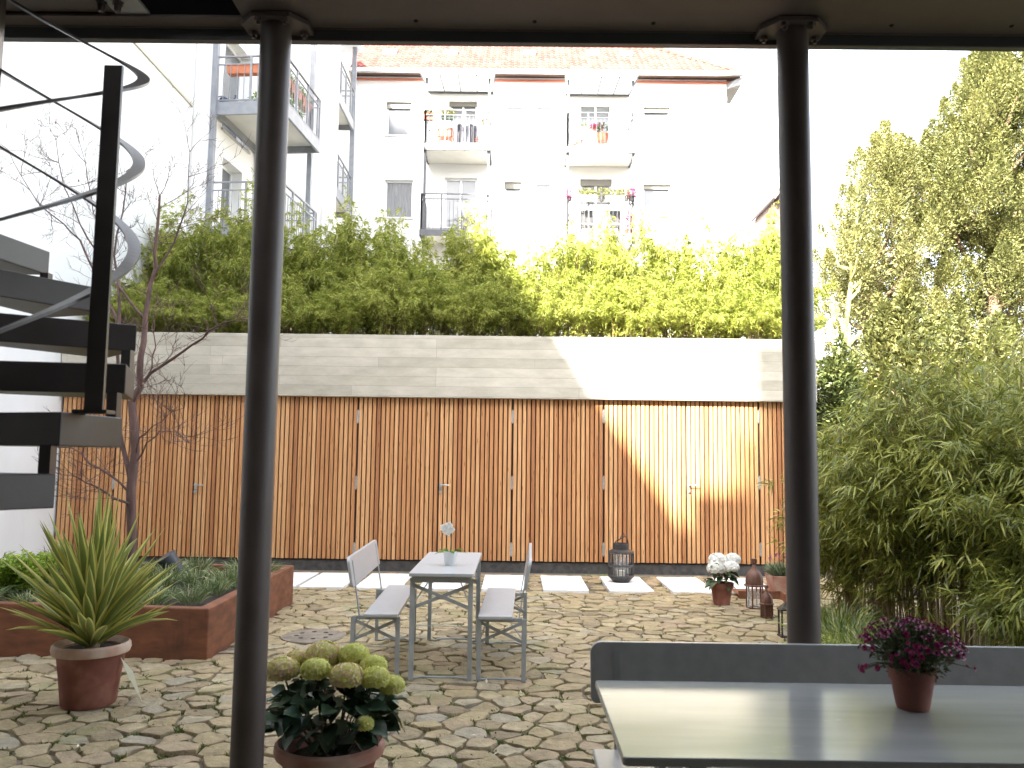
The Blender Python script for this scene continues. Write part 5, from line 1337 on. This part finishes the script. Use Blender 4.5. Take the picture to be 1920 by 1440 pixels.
# ================================================================== THINGS ON THE BALCONIES
def flower_box(loc, L_, label, m, rz=0.0, h=.2, w=.2, plants=None, seed=1, fl=None, group=None, ph=.3):
    t = thing('flower_box', label, 'flower box', loc, rz, group); mb = MB()
    mb.add([(-L_ / 2 + .02, -w * .4, 0), (L_ / 2 - .02, -w * .4, 0), (L_ / 2 - .02, w * .4, 0), (-L_ / 2 + .02, w * .4, 0), (-L_ / 2, -w / 2, h), (L_ / 2, -w / 2, h), (L_ / 2, w / 2, h), (-L_ / 2, w / 2, h)],
           [(0, 3, 2, 1), (4, 5, 6, 7), (0, 1, 5, 4), (1, 2, 6, 5), (2, 3, 7, 6), (3, 0, 4, 7)])
    mb.box(-L_ / 2 - .01, L_ / 2 + .01, -w / 2 - .01, -w / 2 - .001, h - .03, h + .004); obj('box', mb, m, t, bevel=.008)
    if plants:
        rg = np.random.default_rng(seed); n = int(260 * L_ / .5); pos = np.c_[rg.uniform(-L_ / 2, L_ / 2, n), rg.uniform(-w / 2, w / 2, n), h + ph * .75 * rg.random(n) ** 1.5]
        V, F = leaves(pos, rg.normal(0, .6, (n, 3)) + np.array([0, 0, .7]), rg.uniform(.06, .14, n), .04, rg, seg=1); mesh_np('foliage', V, F, plants, t)
        if fl:
            V, F = floret_ball((0, -w * .3, h + ph * .2), L_ * .4, .12, 50, rg, .04, lower=-1); mesh_np('flowers', V, F, fl, t)
    return t
def pot_plant(loc, r_, h, label, m, pm, seed, pr=.18, cat='potted plant', n=220):
    t = thing('balcony_pot', label, cat, loc); mb = MB(); mb.lathe([(0, 0), (r_ * .7, 0), (r_, h), (r_ * .9, h), (r_ * .85, h * .8), (0, h * .8)], 16); obj('pot', mb, m, t, smooth=True)
    rg = np.random.default_rng(seed); u = nrm(rg.normal(0, 1, (n, 3))); pos = u * pr * rg.uniform(.3, 1, (n, 1)) * np.array([1, 1, 1.2]) + np.array([0, 0, h + pr * .9])
    V, F = leaves(pos, u + np.array([0, 0, .3]), rg.uniform(.06, .12, n), .04, rg, seg=1); mesh_np('foliage', V, F, pm, t); return t
YB = RY - BD
def bp(px, py, dy=.25): return P(px, py, YB + dy)
a, b, zf, zt = bal['ul']
q = bp(803, 226, .12); flower_box(q, .36, 'small orange planter inside the railing of upper left rear balcony', M_orange_s, plants=M_con, seed=3, h=.22, ph=.1)
q = bp(838, 224, .12); flower_box(q, .45, 'dark green planter with herbs in upper left rear balcony', mat('green_box', (.02, .045, .03), rough=.6), plants=M_con, seed=4, h=.1)
q = bp(836, 250, .55); t = thing('wooden_stand', 'orange brown wooden stand on the upper left rear balcony', 'stand', (q.x, q.y, zf + .001))
mb = MB(); mb.box(-.27, .27, -.2, .2, .42, .72); obj('crate', mb, M_orange_s, t, bevel=.01)
mb = MB(); [mb.box(x - .02, x + .02, y - .02, y + .02, 0, .419) for x in (-.22, .22) for y in (-.15, .15)]; obj('stand_legs', mb, M_wood, t)
q = bp(877, 250, .4); t = thing('laundry_rack', 'striped dark clothes hanging on a drying rack on upper left rear balcony', 'laundry', (q.x, q.y, zf + .001))
for k, x in enumerate((-.27, -.09, .10, .26)):
    mb = MB(); n = 7; w = .17; top = .88 - .05 * (k % 2); bot = .18 + .08 * ((k * 3) % 4) / 3
    vs = []; 
    for i in range(n):
        u = i / (n - 1); xx = x - w / 2 + w * u; yy = .03 * math.sin(u * 9 + k)
        vs += [(xx, yy - .004, top - .05 * abs(u - .5)), (xx * 1.05, yy * 1.6 - .004, bot)]
    mb.add(vs, [(i * 2, i * 2 + 1, i * 2 + 3, i * 2 + 2) for i in range(n - 1)]); o = obj('garment', mb, M_cloth, t); s_ = o.modifiers.new('thickness', 'SOLIDIFY'); s_.thickness = .012
mb = MB(); mb.tube([(-.42, 0, .9), (.42, 0, .9)], .01, 6); mb.tube([(-.42, 0, 0), (-.42, 0, .9)], .012, 6); mb.tube([(.42, 0, 0), (.42, 0, .9)], .012, 6); obj('rack_frame', mb, M_galv, t)
q = bp(909, 226, .15); pot_plant((q.x, q.y, zf + .7), .07, .13, 'little orange pot hung near right end of upper left rear balcony', M_orange_s, M_con, 6, pr=.07, n=60)
q = bp(898, 255, .3); pot_plant((q.x, q.y, zf + .001), .12, .18, 'orange pot on the floor beside the drying laundry', M_orange_s, M_orange_s, 7, pr=.1, n=60)
a, b, zf, zt = bal['ur']
q = bp(1120, 226, .5); flower_box((q.x, q.y, zf + .78), .42, 'red planter box on upper right rear balcony', mat('red_box', (.2, .03, .02), rough=.5), h=.1, plants=M_mum, ph=.12, seed=8)
q = bp(1130, 255, .3); pot_plant((q.x, q.y, zf + .3), .23, .26, 'terracotta bowl plant on folding stand on upper right rear balcony', M_orange_s, M_hleaf, 9, pr=.2)
mb = MB(); t = thing('plant_stand', 'thin crossed stand under the terracotta bowl on upper right rear balcony', 'stand', (q.x, q.y, zf + .001)); mb.bar((-.15, 0, 0), (.15, 0, .29), .02, .02); mb.bar((.15, .03, 0), (-.15, .03, .29), .02, .02); obj('stand_frame', mb, M_wood, t)
q = bp(1098, 233, .2); pot_plant((q.x, q.y, zf + .6), .09, .12, 'small pale pot plant left of the red planter on rear balcony', M_balsl, M_grass, 10, pr=.1, n=80)
q = bp(1075, 262, .3); pot_plant((q.x, q.y, zf + .001), .12, .2, 'yellowish potted plant on the floor at left of upper right rear balcony', M_orange_s, M_hlime, 11, pr=.16, n=90)
q = bp(1088, 268, .2); pot_plant((q.x, q.y, zf + .001), .09, .12, 'low potted orange plant on the floor of upper right rear balcony', M_orange_s, M_orange_s, 12, pr=.1, n=60)
a, b, zf, zt = bal['lr']
q = bp(1101, 371, .0); flower_box((q.x, YB - .12, q.z - .15), .62, 'left white flower box hung on lower right rear balcony rail', M_white, plants=M_con, seed=13, h=.17, w=.18)
q = bp(1152, 372, .0); flower_box((q.x, YB - .12, q.z - .15), .60, 'right white flower box hung on lower right rear balcony rail', M_white, plants=M_con, seed=14, h=.17, w=.18)
for px, m_, lab in ((1067, M_mum, 'purple flowering pot at left end of lower right rear balcony rail'), (1127, M_con, 'dark pot with green plant between the white flower boxes'), (1173, M_con, 'dark pot with green plant right of the white flower boxes'), (1183, M_mum, 'purple flowering pot at right end of lower right rear balcony rail')):
    q = bp(px, 374, .05); pot_plant((q.x, YB - .13, q.z - .12), .085, .16, lab, M_iron if m_ is M_con else M_rubber, m_, px, pr=.13, n=110)
for px, lab in ((1100, 'dark chair on the left of lower right rear balcony'), (1150, 'dark chair on the right of lower right rear balcony')):
    q = bp(px, 420, .5); t = thing('balcony_chair', lab, 'chair', (q.x, YB + .55, zf + .001))
    mb = MB(); mb.box(-.22, .22, -.2, .2, .42, .46); obj('seat', mb, M_iron, t); mb = MB(); mb.box(-.22, .22, -.24, -.205, .5, .92); obj('backrest', mb, M_iron, t)
    for x in (-.2, .2):
        for y in (-.18, .18): mb = MB(); mb.box(x - .02, x + .02, y - .02, y + .02, 0, .419); obj('leg', mb, M_iron, t)
q = bp(1185, 400, .2); pot_plant((q.x - .1, YB + .3, zf + .001), .16, .25, 'bushy plant with pink flowers at right of lower right rear balcony', M_orange_s, M_mum, 21, pr=.3, n=240)
q = bp(869, 400, .5); pot_plant((q.x, YB + .6, zf + .001), .14, .25, 'green potted plant standing in the lower left rear balcony', M_orange_s, M_con, 22, pr=.3, n=240)
# left balcony
MW = LB2.matrix_basis.copy()
def l2w(x, y, z): return Matrix.Translation(LB2.location) @ Matrix.Rotation(ANG, 4, 'Z') @ Vector((x, y, z))
for i, (x, y, rz, L_) in enumerate(((.62, .13, 0, .72), (1.30, .55, 90, .62), (1.30, 1.25, 90, .62), (1.30, 1.9, 90, .5))):
    flower_box(l2w(x, y, Z1 + .66), L_, ['terracotta flower box on the near rail of the grey balcony', 'first terracotta box along the side rail of grey balcony', 'second terracotta box along the side rail of grey balcony', 'last terracotta box along the side rail of grey balcony'][i], M_orange, ANG + R(rz), h=.2, plants=M_fern if i else None, seed=30 + i, group='terracotta boxes on the grey balcony', ph=.14)
for i, (x, y) in enumerate(((1.15, .9), (1.2, 1.5), (.55, 1.2))):
    pot_plant(l2w(x, y, Z1 + .001), .16, .26, ['leafy plant on the grey balcony floor nearest its side rail', 'leafy plant on the grey balcony floor further back', 'small plant on the grey balcony beside the door'][i], M_terra, M_fern, 40 + i, pr=.26, n=260)
t = thing('watering_can', 'dark blue watering can on the grey balcony floor', 'watering can', l2w(.17, .2, Z1 + .001), .2)
mb = MB(); mb.lathe([(0, 0), (.10, 0), (.11, .02), (.10, .16), (.07, .19), (.05, .19), (.05, .15)], 20); obj('can', mb, M_blue, t, smooth=True)
mb = MB(); mb.tube([(.09, 0, .04), (.17, 0, .12), (.23, 0, .24)], [.022, .016, .012], 8); mb.lathe([(0, 0), (.03, .0), (.035, .02), (0, .025)], 12, (.235, 0, .245)); obj('spout', mb, M_blue, t, smooth=True)
mb = MB(); mb.tube([(-.09, 0, .05), (-.16, 0, .1), (-.14, 0, .2), (-.04, 0, .23), (.04, 0, .185)], .01, 8); obj('handle', mb, M_blue, t, smooth=True)
